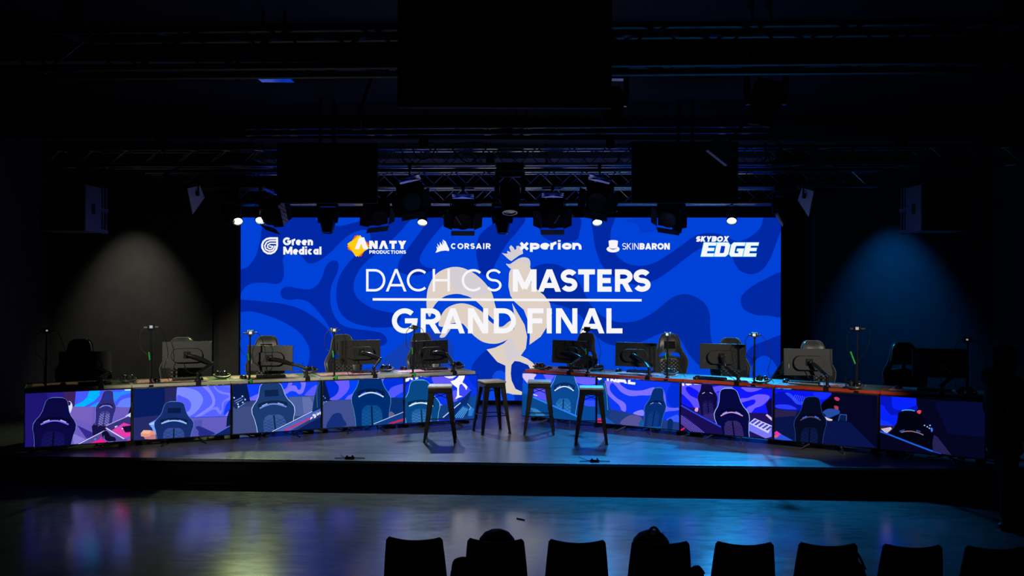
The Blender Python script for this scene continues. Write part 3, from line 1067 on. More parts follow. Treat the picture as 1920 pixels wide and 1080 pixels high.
a.line([(1400, 680), (1680, 850)], 16, (220, 220, 255))
a.fill([(1340, 800), (1350, 740), (1420, 730), (1470, 800), (1540, 830), (1550, 880), (1460, 910), (1400, 890)], (16, 12, 44), True)
a.line([(1370, 800), (1380, 860), (1440, 895), (1520, 890)], 10, (120, 110, 210), smooth=True)
a.fill([(800, 280), (850, 270), (880, 340), (850, 440), (830, 450), (800, 370)], (220, 220, 255), True)
a.fill([(790, 270), (850, 280), (840, 330), (800, 320)], (30, 28, 90), True)
chair_art(a, (640, 210), (560, 1080), 660, (10, 8, 62), (120, 150, 220), (16, 14, 78), (24, 24, 96), (118, 112, 236), (200, 190, 255), None, .012, .44)
# 2
a = TVART[1]
a.tr = crop(240, 710, 8.638)
a.bg((6, 28, 92))
a.fill([(60, 640), (800, 560), (800, 1040), (60, 1060)], (36, 42, 102))
a.fill([(595, 130), (790, 130), (790, 640), (600, 640)], (34, 38, 92))
a.fill([(760, 620), (1700, 590), (1700, 960), (760, 1000)], (98, 92, 190))
a.fill([(900, 700), (1200, 660), (1200, 960), (900, 960)], (84, 82, 176))
a.fill([(1095, 790), (1160, 770), (1300, 830), (1400, 880), (1380, 910), (1160, 930), (1140, 850)], (34, 44, 134), True)
a.fill([(795, 100), (1700, 60), (1700, 604), (900, 632), (795, 640)], (84, 98, 255))
a.fill([(795, 136), (900, 140), (1060, 170), (1160, 230), (1215, 330), (1180, 440), (1090, 550), (980, 615), (900, 630), (795, 640)], (124, 140, 255), True)
a.fill([(795, 282), (880, 290), (970, 330), (1020, 400), (1010, 480), (960, 540), (880, 560), (795, 560)], (84, 92, 255), True)
a.fill([(1190, 110), (1270, 105), (1350, 200), (1405, 310), (1410, 390), (1370, 470), (1260, 545), (1140, 610), (1080, 620), (1240, 510), (1350, 420), (1360, 330), (1300, 220)], (130, 134, 255), True)
a.fill([(1380, 110), (1400, 105), (1450, 170), (1550, 215), (1660, 240), (1660, 330), (1560, 380), (1540, 460), (1525, 540), (1490, 578), (1450, 540), (1410, 500), (1330, 520), (1220, 590), (1150, 610),
        (1300, 510), (1400, 460), (1460, 465), (1490, 520), (1520, 490), (1520, 400), (1560, 350), (1640, 290), (1600, 260), (1500, 240), (1420, 180)], (122, 126, 255), True)
a.fill([(1530, 100), (1620, 95), (1660, 130), (1660, 150), (1600, 140)], (90, 110, 255), True)
a.fill([(1660, 360), (1590, 420), (1560, 520), (1560, 590), (1660, 590)], (20, 60, 245), True)
a.fill([(1560, 604), (1620, 530), (1700, 470), (1700, 604)], (120, 126, 255))
a.line([(1000, 632), (1640, 608)], 8, (30, 50, 190))
a.fill([(1640, 500), (1600, 640), (1590, 780), (1700, 740), (1700, 480)], (10, 26, 70))
a.fill([(1390, 916), (1700, 740), (1700, 920)], (14, 34, 100))
a.line([(1390, 914), (1680, 750)], 6, (80, 120, 235))
a.fill([(335, 735), (350, 716), (540, 620), (480, 900), (420, 900), (390, 800)], (120, 160, 255))
a.fill([(340, 735), (420, 700), (470, 720), (380, 750)], (170, 205, 255))
a.fill([(205, 885), (250, 832), (370, 835), (440, 860), (450, 980), (270, 972), (260, 940), (210, 930)], (226, 150, 130))
a.fill([(205, 885), (250, 832), (370, 835), (350, 890)], (240, 184, 150))
a.fill([(265, 940), (350, 935), (375, 905), (440, 900), (440, 985), (270, 975)], (190, 120, 130))
chair_art(a, (752, 372), (735, 1080), 620, (22, 44, 106), (90, 140, 225), (52, 76, 146), (20, 44, 110), (150, 190, 255), (120, 170, 255), (10, 26, 70), .02, .46, 4)
# 3
a = TVART[2]
a.tr = crop(425, 700, 9.0)
a.bg((48, 66, 118))
a.fill([(60, 160), (340, 160), (400, 470), (60, 500)], (8, 26, 76))
a.fill([(60, 560), (560, 560), (560, 1040), (60, 1060)], (62, 76, 130))
a.fill([(1050, 400), (1600, 380), (1600, 720), (1050, 720)], (76, 94, 158))
a.fill([(1270, 400), (1400, 400), (1460, 520), (1440, 640), (1300, 680)], (98, 112, 172))
a.fill([(330, 140), (1560, 110), (1480, 370), (1040, 398), (400, 460)], (14, 64, 250))
a.fill([(385, 410), (540, 340), (540, 455), (395, 460)], (110, 104, 255))
a.fill([(930, 300), (1010, 240), (1060, 130), (1110, 130), (1080, 230), (980, 330)], (116, 108, 255), True)
a.fill([(950, 345), (1040, 250), (1110, 205), (1170, 215), (1200, 270), (1240, 270), (1260, 200), (1240, 130), (1330, 130), (1320, 240), (1280, 330), (1220, 352), (1160, 310), (1080, 300), (1000, 350)], (126, 116, 255), True)
a.fill([(1320, 372), (1380, 290), (1450, 230), (1530, 200), (1500, 360)], (90, 90, 255), True)
a.fill([(1545, 130), (1600, 110), (1600, 620), (1440, 640), (1460, 500), (1510, 270)], (12, 46, 98))
a.line([(1560, 150), (1520, 300), (1530, 580)], 8, (60, 110, 150), smooth=True)
a.fill([(90, 480), (150, 440), (270, 380), (320, 450), (310, 510), (190, 600), (110, 560)], (20, 40, 92), True)
for p in ((130, 470, 250, 410), (150, 500, 270, 440), (180, 590, 310, 500)):
    a.line([(p[0], p[1]), (p[2], p[3])], 9, (120, 160, 235))
for x, y in ((190, 520), (200, 560), (270, 490), (125, 410), (265, 385), (310, 440)):
    a.fill([(x - 12, y - 12), (x + 12, y - 10), (x + 10, y + 14), (x - 12, y + 10)], (190, 215, 255))
chair_art(a, (735, 150), (830, 1060), 690, (26, 58, 112), (170, 195, 245), (54, 86, 148), (16, 44, 98), (110, 140, 220), (150, 180, 255), (14, 34, 78), .03, .43, 6, -.06)
a.fill([(760, 985), (1440, 640), (1620, 560), (1620, 1000)], (10, 30, 92))
a.fill([(790, 985), (1440, 655), (1580, 590), (1580, 690), (1120, 960), (950, 985)], (78, 100, 190))
a.line([(765, 980), (1440, 640)], 12, (190, 215, 255))
a.line([(960, 970), (1330, 790), (1450, 740)], 22, (215, 40, 90))
a.fill([(1080, 960), (1560, 690), (1600, 640), (1600, 720), (1120, 985)], (42, 56, 122))
for k in range(22):
    x = random.uniform(1380, 1570)
    y = 640 + (1570 - x) * .45 + random.uniform(-5, 60)
    a.fill([(x, y), (x + 34, y - 14), (x + 30, y + 8), (x - 2, y + 20)], random.choice([(255, 255, 255), (225, 235, 255), (60, 80, 160), (180, 190, 250)]))
# 4
a = TVART[3]
a.tr = crop(595, 695, 9.0)
a.bg((40, 66, 128))
a.fill([(60, 130), (120, 130), (250, 500), (60, 560)], (6, 24, 74))
a.fill([(90, 520), (650, 480), (700, 940), (90, 960)], (62, 78, 142))
a.fill([(1180, 460), (1500, 440), (1500, 760), (1180, 800)], (10, 48, 116))
a.fill([(230, 780), (300, 720), (390, 720), (430, 800), (480, 930), (160, 960)], (20, 46, 120), True)
a.fill([(110, 120), (1480, 60), (1480, 446), (600, 482), (222, 496)], (0, 48, 222))
a.fill([(290, 150), (550, 130), (548, 250), (500, 360), (420, 440), (350, 490), (222, 496), (215, 470), (300, 420), (355, 340), (355, 250)], (104, 92, 255), True)
a.fill([(548, 130), (730, 125), (720, 300), (600, 400), (400, 490), (350, 490), (480, 400), (540, 280)], (0, 66, 252), True)
a.fill([(460, 486), (520, 420), (640, 360), (640, 480)], (110, 98, 255))
a.fill([(1040, 120), (1150, 115), (1110, 160), (1090, 240)], (120, 106, 255))
a.fill([(1195, 450), (1210, 330), (1300, 260), (1480, 230), (1480, 400), (1350, 440)], (80, 88, 255), True)
a.fill([(1310, 446), (1400, 380), (1480, 350), (1480, 446)], (14, 66, 250), True)
for x, y in ((100, 430), (130, 460), (110, 530), (150, 520), (95, 560)):
    a.fill([(x - 9, y - 9), (x + 9, y - 7), (x + 8, y + 10), (x - 9, y + 8)], (120, 160, 230))
a.fill([(1190, 780), (1230, 690), (1290, 720), (1290, 760)], (100, 96, 130), True)
chair_art(a, (880, -60), (930, 1010), 640, (0, 44, 112), (80, 150, 190), (10, 74, 138), (30, 96, 160), (200, 225, 255), (60, 90, 255), None, .02, .43, 6)
a.fill([(940, 900), (1450, 690), (1490, 690), (1490, 920)], (16, 60, 130))
a.line([(945, 897), (1450, 695)], 10, (190, 215, 250))
a.fill([(1180, 890), (1460, 800), (1460, 840), (1280, 890)], (200, 34, 80))
# 5
a = TVART[4]
a.tr = crop(750, 690, 9.394)
a.bg((10, 52, 238))
a.fill([(580, 130), (870, 110), (940, 190), (890, 300), (720, 290), (600, 280)], (98, 88, 246), True)
a.fill([(930, 590), (1010, 570), (1010, 430), (980, 390), (940, 400), (915, 450)], (96, 92, 250), True)
a.fill([(1030, 520), (1030, 300), (1120, 240), (1260, 400), (1150, 520)], (60, 74, 252))
a.fill([(1200, 100), (1420, 90), (1420, 300), (1340, 350), (1250, 250)], (0, 46, 220), True)
a.fill([(60, 120), (190, 110), (160, 260), (60, 360)], (0, 40, 196))
a.fill([(690, 690), (760, 660), (700, 620)], (140, 120, 255))
for q in ([(90, 245), (90, 190), (130, 180), (170, 130), (200, 125), (230, 210), (195, 215), (180, 180), (150, 230)], [(250, 125), (320, 120), (318, 185), (270, 200)], [(370, 125), (525, 118), (510, 158), (420, 165)]):
    a.fill(q, (248, 246, 255))
a.fill([(750, 118), (1010, 100), (960, 160), (890, 184), (820, 170)], (236, 232, 250), True)
a.fill([(1050, 95), (1150, 90), (1130, 180), (1095, 255), (1150, 290), (1185, 330), (1165, 390), (1140, 340), (1080, 275), (1045, 300), (1035, 370), (1040, 480), (1100, 500), (1040, 520), (965, 550), (1000, 490), (1005, 350), (930, 290),
        (885, 235), (960, 210), (1020, 160)], (250, 248, 255))
a.fill([(1155, 130), (1195, 92), (1170, 90)], (250, 248, 255))
a.fill([(600, 690), (900, 615), (1440, 440), (1440, 900), (600, 900)], (18, 62, 128))
a.fill([(1240, 520), (1420, 450), (1420, 880), (1200, 880)], (14, 72, 150))
chair_art(a, (340, 215), (390, 1060), 640, (8, 70, 132), (110, 200, 225), (30, 92, 160), (70, 140, 190), (226, 240, 255), (120, 200, 255), None, .025, .50, 6)
a.fill([(740, 880), (1240, 400), (1262, 400), (1170, 640), (920, 880)], (8, 42, 116))
a.line([(750, 870), (1060, 610)], 16, (190, 215, 255))
a.fill([(920, 880), (1100, 660), (1200, 700), (1100, 880)], (20, 90, 170))
for k in range(5):
    a.line([(940 + k * 38, 876), (1110 + k * 20, 690 + k * 8)], 7, (110, 190, 245))
a.fill([(1190, 840), (1210, 720), (1240, 680), (1300, 720), (1260, 840)], (40, 120, 210))
a.line([(1180, 625), (1240, 690), (1210, 740)], 8, (150, 210, 250))
# 6
a = TVART[5]
a.tr = crop(970, 690, 8.638)
a.bg((12, 62, 246))
a.fill([(80, 90), (300, 100), (270, 170), (330, 230), (190, 260), (80, 140)], (214, 196, 250), True)
a.fill([(420, 100), (620, 120), (600, 220), (500, 250)], (108, 96, 255))
a.fill([(930, 150), (1270, 160), (1270, 250), (1100, 270), (960, 230)], (108, 98, 255), True)
a.fill([(560, 240), (660, 120), (620, 110), (560, 190)], (30, 76, 240))
a.fill([(270, 300), (480, 260), (490, 520), (400, 510), (280, 470)], (88, 84, 255))
a.fill([(260, 420), (330, 440), (320, 455), (262, 440)], (226, 210, 255))
a.fill([(80, 250), (180, 250), (170, 430), (80, 400)], (10, 84, 200))
a.fill([(960, 580), (1280, 620), (1280, 900), (900, 860)], (8, 70, 150))
a.fill([(1080, 530), (1200, 525), (1270, 540), (1270, 620), (1090, 605)], (50, 80, 255), True)
a.fill([(400, 520), (490, 512), (490, 590), (430, 560)], (70, 96, 150))
chair_art(a, (790, -120), (730, 900), 470, (10, 72, 146), (120, 190, 230), (28, 100, 170), (80, 150, 205), (225, 240, 255), (110, 130, 255), None, .02, .44, 6)
a.fill([(70, 395), (260, 470), (1000, 790), (1000, 870), (70, 790)], (8, 70, 142))
a.line([(260, 470), (1000, 795)], 24, (40, 130, 246))
a.fill([(220, 640), (290, 640), (480, 770), (380, 790), (220, 780)], (20, 96, 160))
for k in range(6):
    a.line([(225 + k * 20, 650 + k * 4), (330 + k * 24, 770)], 6, (80, 150, 205))
# 7
a = TVART[6]
a.tr = crop(1110, 695, 8.64)
a.bg((12, 56, 244))
a.fill([(200, 170), (420, 170), (480, 240), (600, 310), (800, 320), (1010, 270), (960, 390), (800, 400), (620, 410), (480, 350), (380, 240), (330, 200), (290, 240), (300, 330), (400, 440), (500, 500), (550, 560), (545, 660),
        (480, 640), (440, 560), (340, 470), (270, 400), (220, 300)], (124, 112, 255), True)
a.fill([(1150, 320), (1190, 400), (1210, 560), (1270, 600), (1400, 600), (1400, 640), (1250, 655), (1160, 640)], (104, 100, 255), True)
a.fill([(670, 695), (740, 650), (830, 640), (830, 730)], (140, 128, 255), True)
a.fill([(1210, 800), (1300, 740), (1400, 720), (1400, 835)], (60, 92, 255), True)
a.fill([(1300, 200), (1410, 200), (1410, 560), (1280, 580), (1210, 400)], (0, 46, 218), True)
for q in ([(85, 115), (160, 120), (160, 150), (110, 150)], [(240, 122), (275, 122), (275, 168), (245, 165)], [(300, 125), (330, 125), (365, 150), (375, 130), (410, 140), (400, 185), (360, 185), (330, 160), (325, 175), (300, 172)],
          [(420, 130), (540, 140), (570, 208), (530, 208), (520, 190), (450, 185), (440, 195), (400, 188)], [(590, 145), (630, 150), (620, 180), (708, 190), (700, 228), (580, 215)]):
    a.fill(q, (248, 246, 255))
a.fill([(90, 560), (300, 620), (820, 740), (1420, 840), (1420, 980), (80, 900)], (30, 58, 128))
a.fill([(460, 860), (620, 720), (800, 760), (790, 900)], (84, 84, 150), True)
a.fill([(130, 160), (170, 140), (210, 170), (250, 350), (290, 560), (300, 690), (240, 740), (90, 700), (90, 300)], (8, 62, 130), True)
a.line([(200, 200), (245, 400), (260, 640)], 10, (70, 140, 190))
a.fill([(90, 700), (210, 740), (400, 880), (90, 880)], (24, 84, 190))
a.fill([(90, 780), (160, 760), (260, 880), (90, 880)], (200, 50, 110))
a.fill([(760, 850), (800, 780), (900, 900), (1120, 880), (1130, 950), (770, 920)], (24, 84, 160))
chair_art(a, (1080, 280), (980, 900), 330, (6, 44, 116), (60, 130, 190), (8, 52, 122), (30, 78, 150), (20, 66, 140), (150, 160, 255), None, .03, .42)
a.fill([(1240, 800), (1290, 780), (1320, 830), (1300, 950), (1230, 940)], (8, 40, 100), True)
# 8
a = TVART[7]
a.tr = crop(1270, 705, 8.305)
a.bg((16, 24, 250))
a.fill([(60, 130), (420, 130), (360, 260), (300, 220), (180, 160), (130, 200), (200, 300), (330, 370), (360, 470), (280, 500), (200, 400), (100, 300), (60, 260)], (96, 82, 255), True)
a.fill([(530, 180), (800, 140), (860, 190), (700, 230), (620, 240), (600, 260)], (96, 84, 255), True)
a.fill([(610, 260), (700, 240), (700, 420), (640, 460), (600, 360)], (70, 66, 255))
a.fill([(1010, 175), (1330, 180), (1200, 240), (1100, 245), (1040, 215)], (112, 90, 255), True)
a.fill([(990, 350), (1100, 340), (1230, 290), (1380, 290), (1440, 330), (1380, 410), (1300, 470), (1210, 500), (1150, 570), (1060, 560), (1090, 490), (1190, 440), (1220, 390), (1180, 365), (1080, 390), (1000, 410)], (110, 92, 255), True)
a.fill([(60, 440), (200, 500), (80, 470), (60, 400)], (20, 16, 120))
for q in ([(70, 115), (105, 112), (112, 150), (85, 155)], [(130, 118), (225, 118), (220, 140), (190, 138), (180, 150), (140, 140)], [(250, 120), (400, 122), (395, 140), (360, 130), (320, 132), (270, 132)]):
    a.fill(q, (248, 246, 255))
a.fill([(60, 480), (360, 500), (620, 560), (1080, 570), (1500, 580), (1500, 1000), (60, 900)], (30, 18, 92))
chair_art(a, (455, 60), (490, 600), 300, (14, 10, 60), (70, 70, 190), (24, 18, 84), (60, 56, 150), (20, 16, 80), (200, 190, 255), None, .02, .40)
a.fill([(410, 600), (600, 560), (640, 740), (420, 640)], (50, 34, 116))
a.fill([(275, 520), (300, 490), (330, 500), (320, 550), (285, 550)], (226, 160, 216), True)
a.fill([(1380, 440), (1440, 360), (1500, 330), (1500, 620), (1420, 590)], (12, 8, 56))
a.fill([(1380, 610), (1400, 590), (1490, 660), (1480, 700)], (216, 190, 226))
a.fill([(1110, 740), (1200, 656), (1480, 770), (1480, 940), (1380, 970), (1120, 850)], (120, 120, 246))
a.fill([(1120, 735), (1210, 658), (1480, 775), (1420, 890)], (206, 206, 255))
for k in range(5):
    for j in range(4):
        x, y = 1165 + k * 58 + j * 20 - 10, 715 + k * 26 - j * 16 + j * 2
        a.fill([(x, y), (x + 36, y + 10), (x + 30, y + 28), (x - 8, y + 16)], (54, 50, 180))
chair_art(a, (800, 195), (910, 1030), 520, (8, 8, 64), (150, 190, 245), (50, 40, 104), (24, 20, 74), (206, 150, 216), (110, 150, 255), None, .03, .47, 6)
a.fill([(60, 450), (360, 610), (690, 790), (740, 960), (60, 870)], (24, 14, 84))
a.line([(70, 455), (360, 615), (690, 790)], 20, (40, 70, 236))
a.fill([(60, 600), (130, 620), (330, 780), (470, 900), (300, 890), (60, 690)], (44, 30, 120))
for k in range(6):
    a.line([(66, 610 + k * 24), (300 - k * 14, 780 + k * 16), (440 - k * 34, 890)], 6, (130, 110, 230))
a.fill([(60, 830), (125, 795), (130, 815), (60, 860)], (240, 30, 60))
# 9
a = TVART[8]
a.tr = crop(1440, 715, 7.714)
a.bg((4, 6, 36))
a.fill([(90, 380), (480, 420), (480, 560), (820, 560), (1180, 590), (1560, 960), (90, 880)], (8, 20, 72))
a.fill([(100, 400), (420, 420), (400, 500), (100, 520)], (40, 32, 74))
a.fill([(100, 100), (920, 150), (915, 200), (780, 330), (500, 425), (100, 385)], (8, 22, 240))
a.fill([(110, 180), (260, 160), (420, 290), (480, 420), (100, 380)], (6, 18, 176), True)
a.fill([(250, 170), (330, 180), (450, 290), (560, 270), (540, 330), (420, 330), (340, 250)], (44, 70, 255), True)
a.fill([(120, 340), (300, 340), (420, 400), (300, 405), (130, 385)], (40, 60, 255), True)
a.fill([(660, 160), (920, 170), (800, 260), (700, 230)], (20, 44, 255), True)
for k in range(7):
    a.line([(400 + k * 26, 190 + k * 6), (360 + k * 30, 270 + k * 5)], 8, (70, 100, 255))
chair_art(a, (640, 225), (590, 960), 450, (4, 10, 34), (36, 72, 140), (8, 20, 58), (20, 36, 84), (84, 66, 110), (60, 110, 255), None, .025, .42)
a.fill([(780, 330), (850, 260), (960, 240), (1020, 300), (1010, 420), (880, 430), (800, 420)], (3, 3, 14), True)
a.fill([(960, 235), (1000, 225), (1040, 250), (1020, 280), (980, 270)], (190, 60, 110), True)
a.fill([(960, 355), (1015, 360), (1020, 410), (980, 410)], (170, 56, 90), True)
a.fill([(800, 440), (880, 395), (1020, 410), (1040, 460), (980, 490), (870, 530), (830, 480)], (36, 74, 160), True)
a.fill([(830, 510), (870, 530), (935, 550), (920, 568), (860, 560)], (220, 200, 210), True)
a.fill([(1020, 500), (1050, 470), (1140, 480), (1140, 575), (1020, 570)], (8, 26, 70))
a.line([(1020, 570), (1050, 475), (1140, 485), (1138, 570)], 7, (50, 110, 200))
a.fill([(92, 760), (130, 715), (210, 770), (370, 855), (92, 845)], (40, 80, 220))
a.fill([(92, 740), (130, 715), (190, 760), (150, 800)], (230, 50, 160))
a.fill([(94, 780), (140, 770), (150, 800), (110, 820)], (240, 90, 70))
# 10
a = TVART[9]
a.tr = crop(1635, 730, 7.713)
a.bg((4, 6, 32))
a.fill([(900, 180), (1700, 160), (1700, 700), (1100, 640)], (4, 10, 50))
a.fill([(110, 80), (640, 110), (648, 320), (300, 540), (105, 515)], (6, 34, 250))
a.fill([(110, 80), (270, 90), (290, 240), (340, 290), (470, 290), (640, 235), (640, 300), (380, 360), (280, 370), (210, 300), (170, 240), (110, 210)], (6, 20, 190), True)
a.fill([(110, 450), (180, 450), (260, 490), (300, 530), (105, 515)], (20, 50, 255), True)
a.fill([(105, 520), (360, 530), (300, 660), (105, 600)], (40, 30, 66))
a.fill([(870, 640), (950, 690), (1150, 950), (880, 910)], (36, 32, 80))
a.fill([(880, 900), (870, 780), (900, 640), (800, 500), (700, 340), (660, 310), (440, 306), (380, 340), (360, 480), (320, 560), (240, 640)], (2, 3, 16))
a.line([(430, 308), (480, 298), (560, 298), (620, 312)], 14, (60, 170, 255))
a.fill([(650, 320), (680, 300), (712, 310), (700, 350), (670, 350)], (230, 70, 90), True)
a.line([(420, 620), (500, 605), (580, 605), (680, 630), (745, 660)], 14, (150, 110, 120))
a.fill([(395, 600), (470, 580), (470, 595), (400, 612)], (30, 90, 200))
a.fill([(640, 585), (710, 608), (700, 615), (645, 605)], (30, 90, 200))
a.fill([(130, 570), (270, 545), (290, 570), (210, 640)], (226, 200, 226))
for k in range(4):
    a.line([(160 + k * 26, 566 - k * 5), (215 + k * 14, 630 - k * 14)], 5, (110, 90, 130))
a.fill([(105, 610), (230, 640), (880, 900), (1000, 950), (1300, 1020), (105, 900)], (6, 4, 30))
a.line([(105, 605), (230, 645), (600, 790), (880, 895)], 22, (18, 96, 220))
a.line([(880, 895), (1000, 930)], 16, (16, 60, 170))
for x, y in ((760, 520), (800, 540), (840, 520), (830, 560)):
    a.fill([(x - 9, y - 8), (x + 10, y - 9), (x + 12, y + 8), (x - 8, y + 9)], (160, 190, 255))
a.fill([(850, 560), (875, 560), (880, 600), (862, 615)], (60, 120, 255), True)
for t_, ar in zip(STN, TVART):
    ar.end('screen', t_['tv'])

# ================================================================= DESKS AND GEAR
DZ = 0.745                       # desk height over the stage


def on_wing(s, px, py, off):
    """where the sight line through a pixel meets the upright plane standing `off` behind this station's television front"""
    d = ray(px, py)
    O = s['c'] - s['n'] * off
    C = Vector((0, 0, CAMZ))
    t = (O - C).dot(s['n']) / d.dot(s['n'])
    return C + d * t


for i, s in enumerate(STN):
    red = i >= 5
    lab = ('grey topped player desk with %s front edge, ' % ('red' if red else 'cream')) + PLACE[i].replace(' desk', '')
    t = thing('desk', lab, 'desk', (s['c'].x, s['c'].y, ST), s['rz'], 'player desks in two angled rows')
    s['desk'] = t
    w = s['w'] + (0.004 if i != 6 else 0.0)
    x_in = 0.0
    dz = DZ
    mb = MB().box((x_in, 0.10 + 0.35, dz - 0.014), (w, 0.70, 0.028))
    mb.build('desktop', 'desk', t, bevel=0.002)
    e = MB().box((x_in, 0.096, dz - 0.0165), (w, 0.012, 0.035))
    e.box((x_in - w / 2 + 0.004, 0.45, dz - 0.015), (0.010, 0.70, 0.034))
    e.box((x_in + w / 2 - 0.004, 0.45, dz - 0.015), (0.010, 0.70, 0.034))
    e.build('edge_band', 'rededge' if red else 'cream', t)
    for sx in (-1, 1):
        l = MB()
        l.box((x_in + sx * (w / 2 - 0.09), 0.45, dz / 2), (0.07, 0.05, dz - 0.06))
        l.box((x_in + sx * (w / 2 - 0.09), 0.45, 0.02), (0.06, 0.58, 0.035))
        l.box((x_in + sx * (w / 2 - 0.09), 0.45, dz - 0.045), (0.06, 0.5, 0.03))
        l.build('leg', 'steel', t, bevel=0.004)

# printed mats
mat_px = [(175, 722), (330, 715), (520, 708), (672, 699), (800, 695), (1075, 694), (1190, 700), (1340, 714), (1512, 723), (1725, 735)]
mat_lab = 'orange and pink printed mouse mat spread on the '
for i, s in enumerate(STN):
    o = MB().box((0, 0, 0.002), (0.86, 0.34, 0.004)).build('mouse_mat', 'mat')
    p = Vector((s['c'].x, s['c'].y, 0)) - s['n'] * 0.47 + s['ux'] * (-0.08)
    o.location = (p.x, p.y, ST + DZ + 0.0005)
    o.rotation_euler = (0, 0, s['rz'])
    tag(o, mat_lab + PLACE[i], 'mouse mat', 'printed mouse mats')


def desk_pt(s, px, py, lo=0.17, hi=0.74):
    """point on the desktop seen at a pixel, kept within the desk"""
    g = G(px, py, ST + DZ)
    rel = Vector((g.x, g.y, 0)) - Vector((s['c'].x, s['c'].y, 0))
    v = max(lo, min(hi, -rel.dot(s['n'])))
    h = on_wing(s, px, py, v)
    return Vector((h.x, h.y, ST + DZ))


# keyboards
kb_px = [(178, 721), (352, 713), (508, 708), (684, 699), (815, 694), (1070, 692), (1200, 699), (1335, 712), (1508, 721), (1752, 734)]


def make_keyboard(plate):
    t = thing('keyboard', '', 'keyboard')
    MB().box((0, 0, 0.014), (0.37, 0.135, 0.020)).build('case', plate, t, bevel=0.004)
    k = MB()
    for r in range(5):
        n = 14
        for c in range(n):
            k.box((-0.168 + c * 0.0258, 0.048 - r * 0.024, 0.028), (0.021, 0.019, 0.010), taper=0.8)
    k.build('keys', 'black', t)
    return t


kbd = {}
for i, s in enumerate(STN):
    p = desk_pt(s, *kb_px[i])
    kind = 'keys' if i == 8 else 'black'
    lab = ('pale plated keyboard on the ' if i == 8 else 'black keyboard lying on the printed mat, ') + PLACE[i]
    loc = (p.x, p.y, ST + DZ + 0.004)
    rz = s['rz'] + random.uniform(-.12, .12)
    if kind not in kbd:
        t = make_keyboard(kind)
        kbd[kind] = t
        t.location = loc
        t.rotation_euler = (0, 0, rz)
        t['label'] = lab
        t['group'] = 'keyboards on the desks'
    else:
        dup(kbd[kind], loc, rz, lab, 'keyboards on the desks')

# mice
m_px = {0: (118, 727), 1: (293, 716), 2: (456, 710), 4: (757, 693), 5: (1030, 692), 6: (1160, 697), 7: (1307, 711), 8: (1474, 717), 9: (1685, 729)}
m0 = None
for i, px in m_px.items():
    s = STN[i]
    p = desk_pt(s, *px)
    loc = (p.x, p.y, ST + DZ + 0.004)
    lab = 'small black computer mouse on the mat, ' + PLACE[i]
    if m0 is None:
        m0 = thing('computer_mouse', lab, 'mouse', loc, s['rz'], 'computer mice')
        pts = [(0, .062), (.03, .05), (.033, .0), (.036, -.04), (.02, -.062), (0, -.066), (-.02, -.062), (-.036, -.04), (-.033, 0), (-.03, .05)]
        b = MB()
        o2 = catmull(pts, True, 3)
        n = len(o2)
        rings = [(1.0, 0.0), (1.02, .012), (.93, .028), (.7, .040), (.35, .045)]
        vs = [(x * k, y * k, z) for k, z in rings for x, y in o2]
        fs = [(r * n + j, r * n + (j + 1) % n, (r + 1) * n + (j + 1) % n, (r + 1) * n + j) for r in range(len(rings) - 1) for j in range(n)]
        fs += [tuple(range(n)), tuple((len(rings) - 1) * n + j for j in range(n))]
        b.add(vs, fs)
        b.build('shell', 'gloss', m0)
        MB().cyl((-.004, .035, .036), (.004, .035, .036), .010, n=10).build('scroll_wheel', 'rubber', m0)
    else:
        dup(m0, loc, s['rz'] + random.uniform(-.3, .3), lab, 'computer mice')

# headsets
hs_px = [(239, 717), (416, 710), (582, 700), (724, 697), (858, 690), (1013, 693), (1257, 704), (1429, 719), (1603, 730), (1812, 742)]
hs0 = None
for i, px in enumerate(hs_px + [(1120, 696)]):
    s = STN[i] if i < 10 else STN[5]
    p = desk_pt(s, *px)
    loc = (p.x, p.y, ST + DZ + 0.001)
    rz = s['rz'] + [0.2, 0.1, -0.5, -0.3, 0.1, 1.0, 0.2, 0.1, 0.0, 0.3, -0.6][i]
    lab = 'black headset lying on the ' + PLACE[i] if i < 10 else 'black headset with cyan glints beside the camera stand, desk right of centre gap'
    if i == 5:
        lab = 'black headset with raised microphone at the left edge, desk right of centre gap'
    if hs0 is None:
        hs0 = thing('headset', lab, 'headset', loc, rz, 'headsets on the desks')
        for sx in (-1, 1):
            c = MB()
            R = Matrix.Rotation(sx * 0.35, 3, 'Z') @ Matrix.Rotation(PI / 2 - sx * .25, 3, 'Y')
            c.lathe([(.0, -.020), (.038, -.020), (.046, -.012), (.046, .006), (.040, .016), (.018, .018), (0, .018)], (sx * .045, .035, .055), 18, 0, R)
            cup = c.build('ear_cup', 'gloss', hs0)
            r_ = MB().lathe([(.024, -.030), (.042, -.030), (.046, -.018), (.024, -.018)], (sx * .045, .035, .055), 18, 0, R if sx > 0 else R @ Matrix.Rotation(PI, 3, 'X'))
            r_.build('ear_cushion', 'leather', cup)
        band = [(.105 * math.cos(t), .03 - .125 * math.sin(t) ** .8, .050 - .030 * math.sin(t)) for t in [k * PI / 16 for k in range(17)]]
        b = MB()
        b.tube([(.05, .035, .055)] + band + [(-.05, .035, .055)], [.008] + [.008 + .009 * math.sin(k * PI / 16) for k in range(17)] + [.008], 8)
        b.build('headband', 'leather', hs0)
        MB().tube([(-.07, .03, .06), (-.115, .0, .10), (-.11, .02, .15)], [.0035, .003, .004], 6).build('microphone_boom', 'rubber', hs0)
    else:
        dup(hs0, loc, rz, lab, 'headsets on the desks')

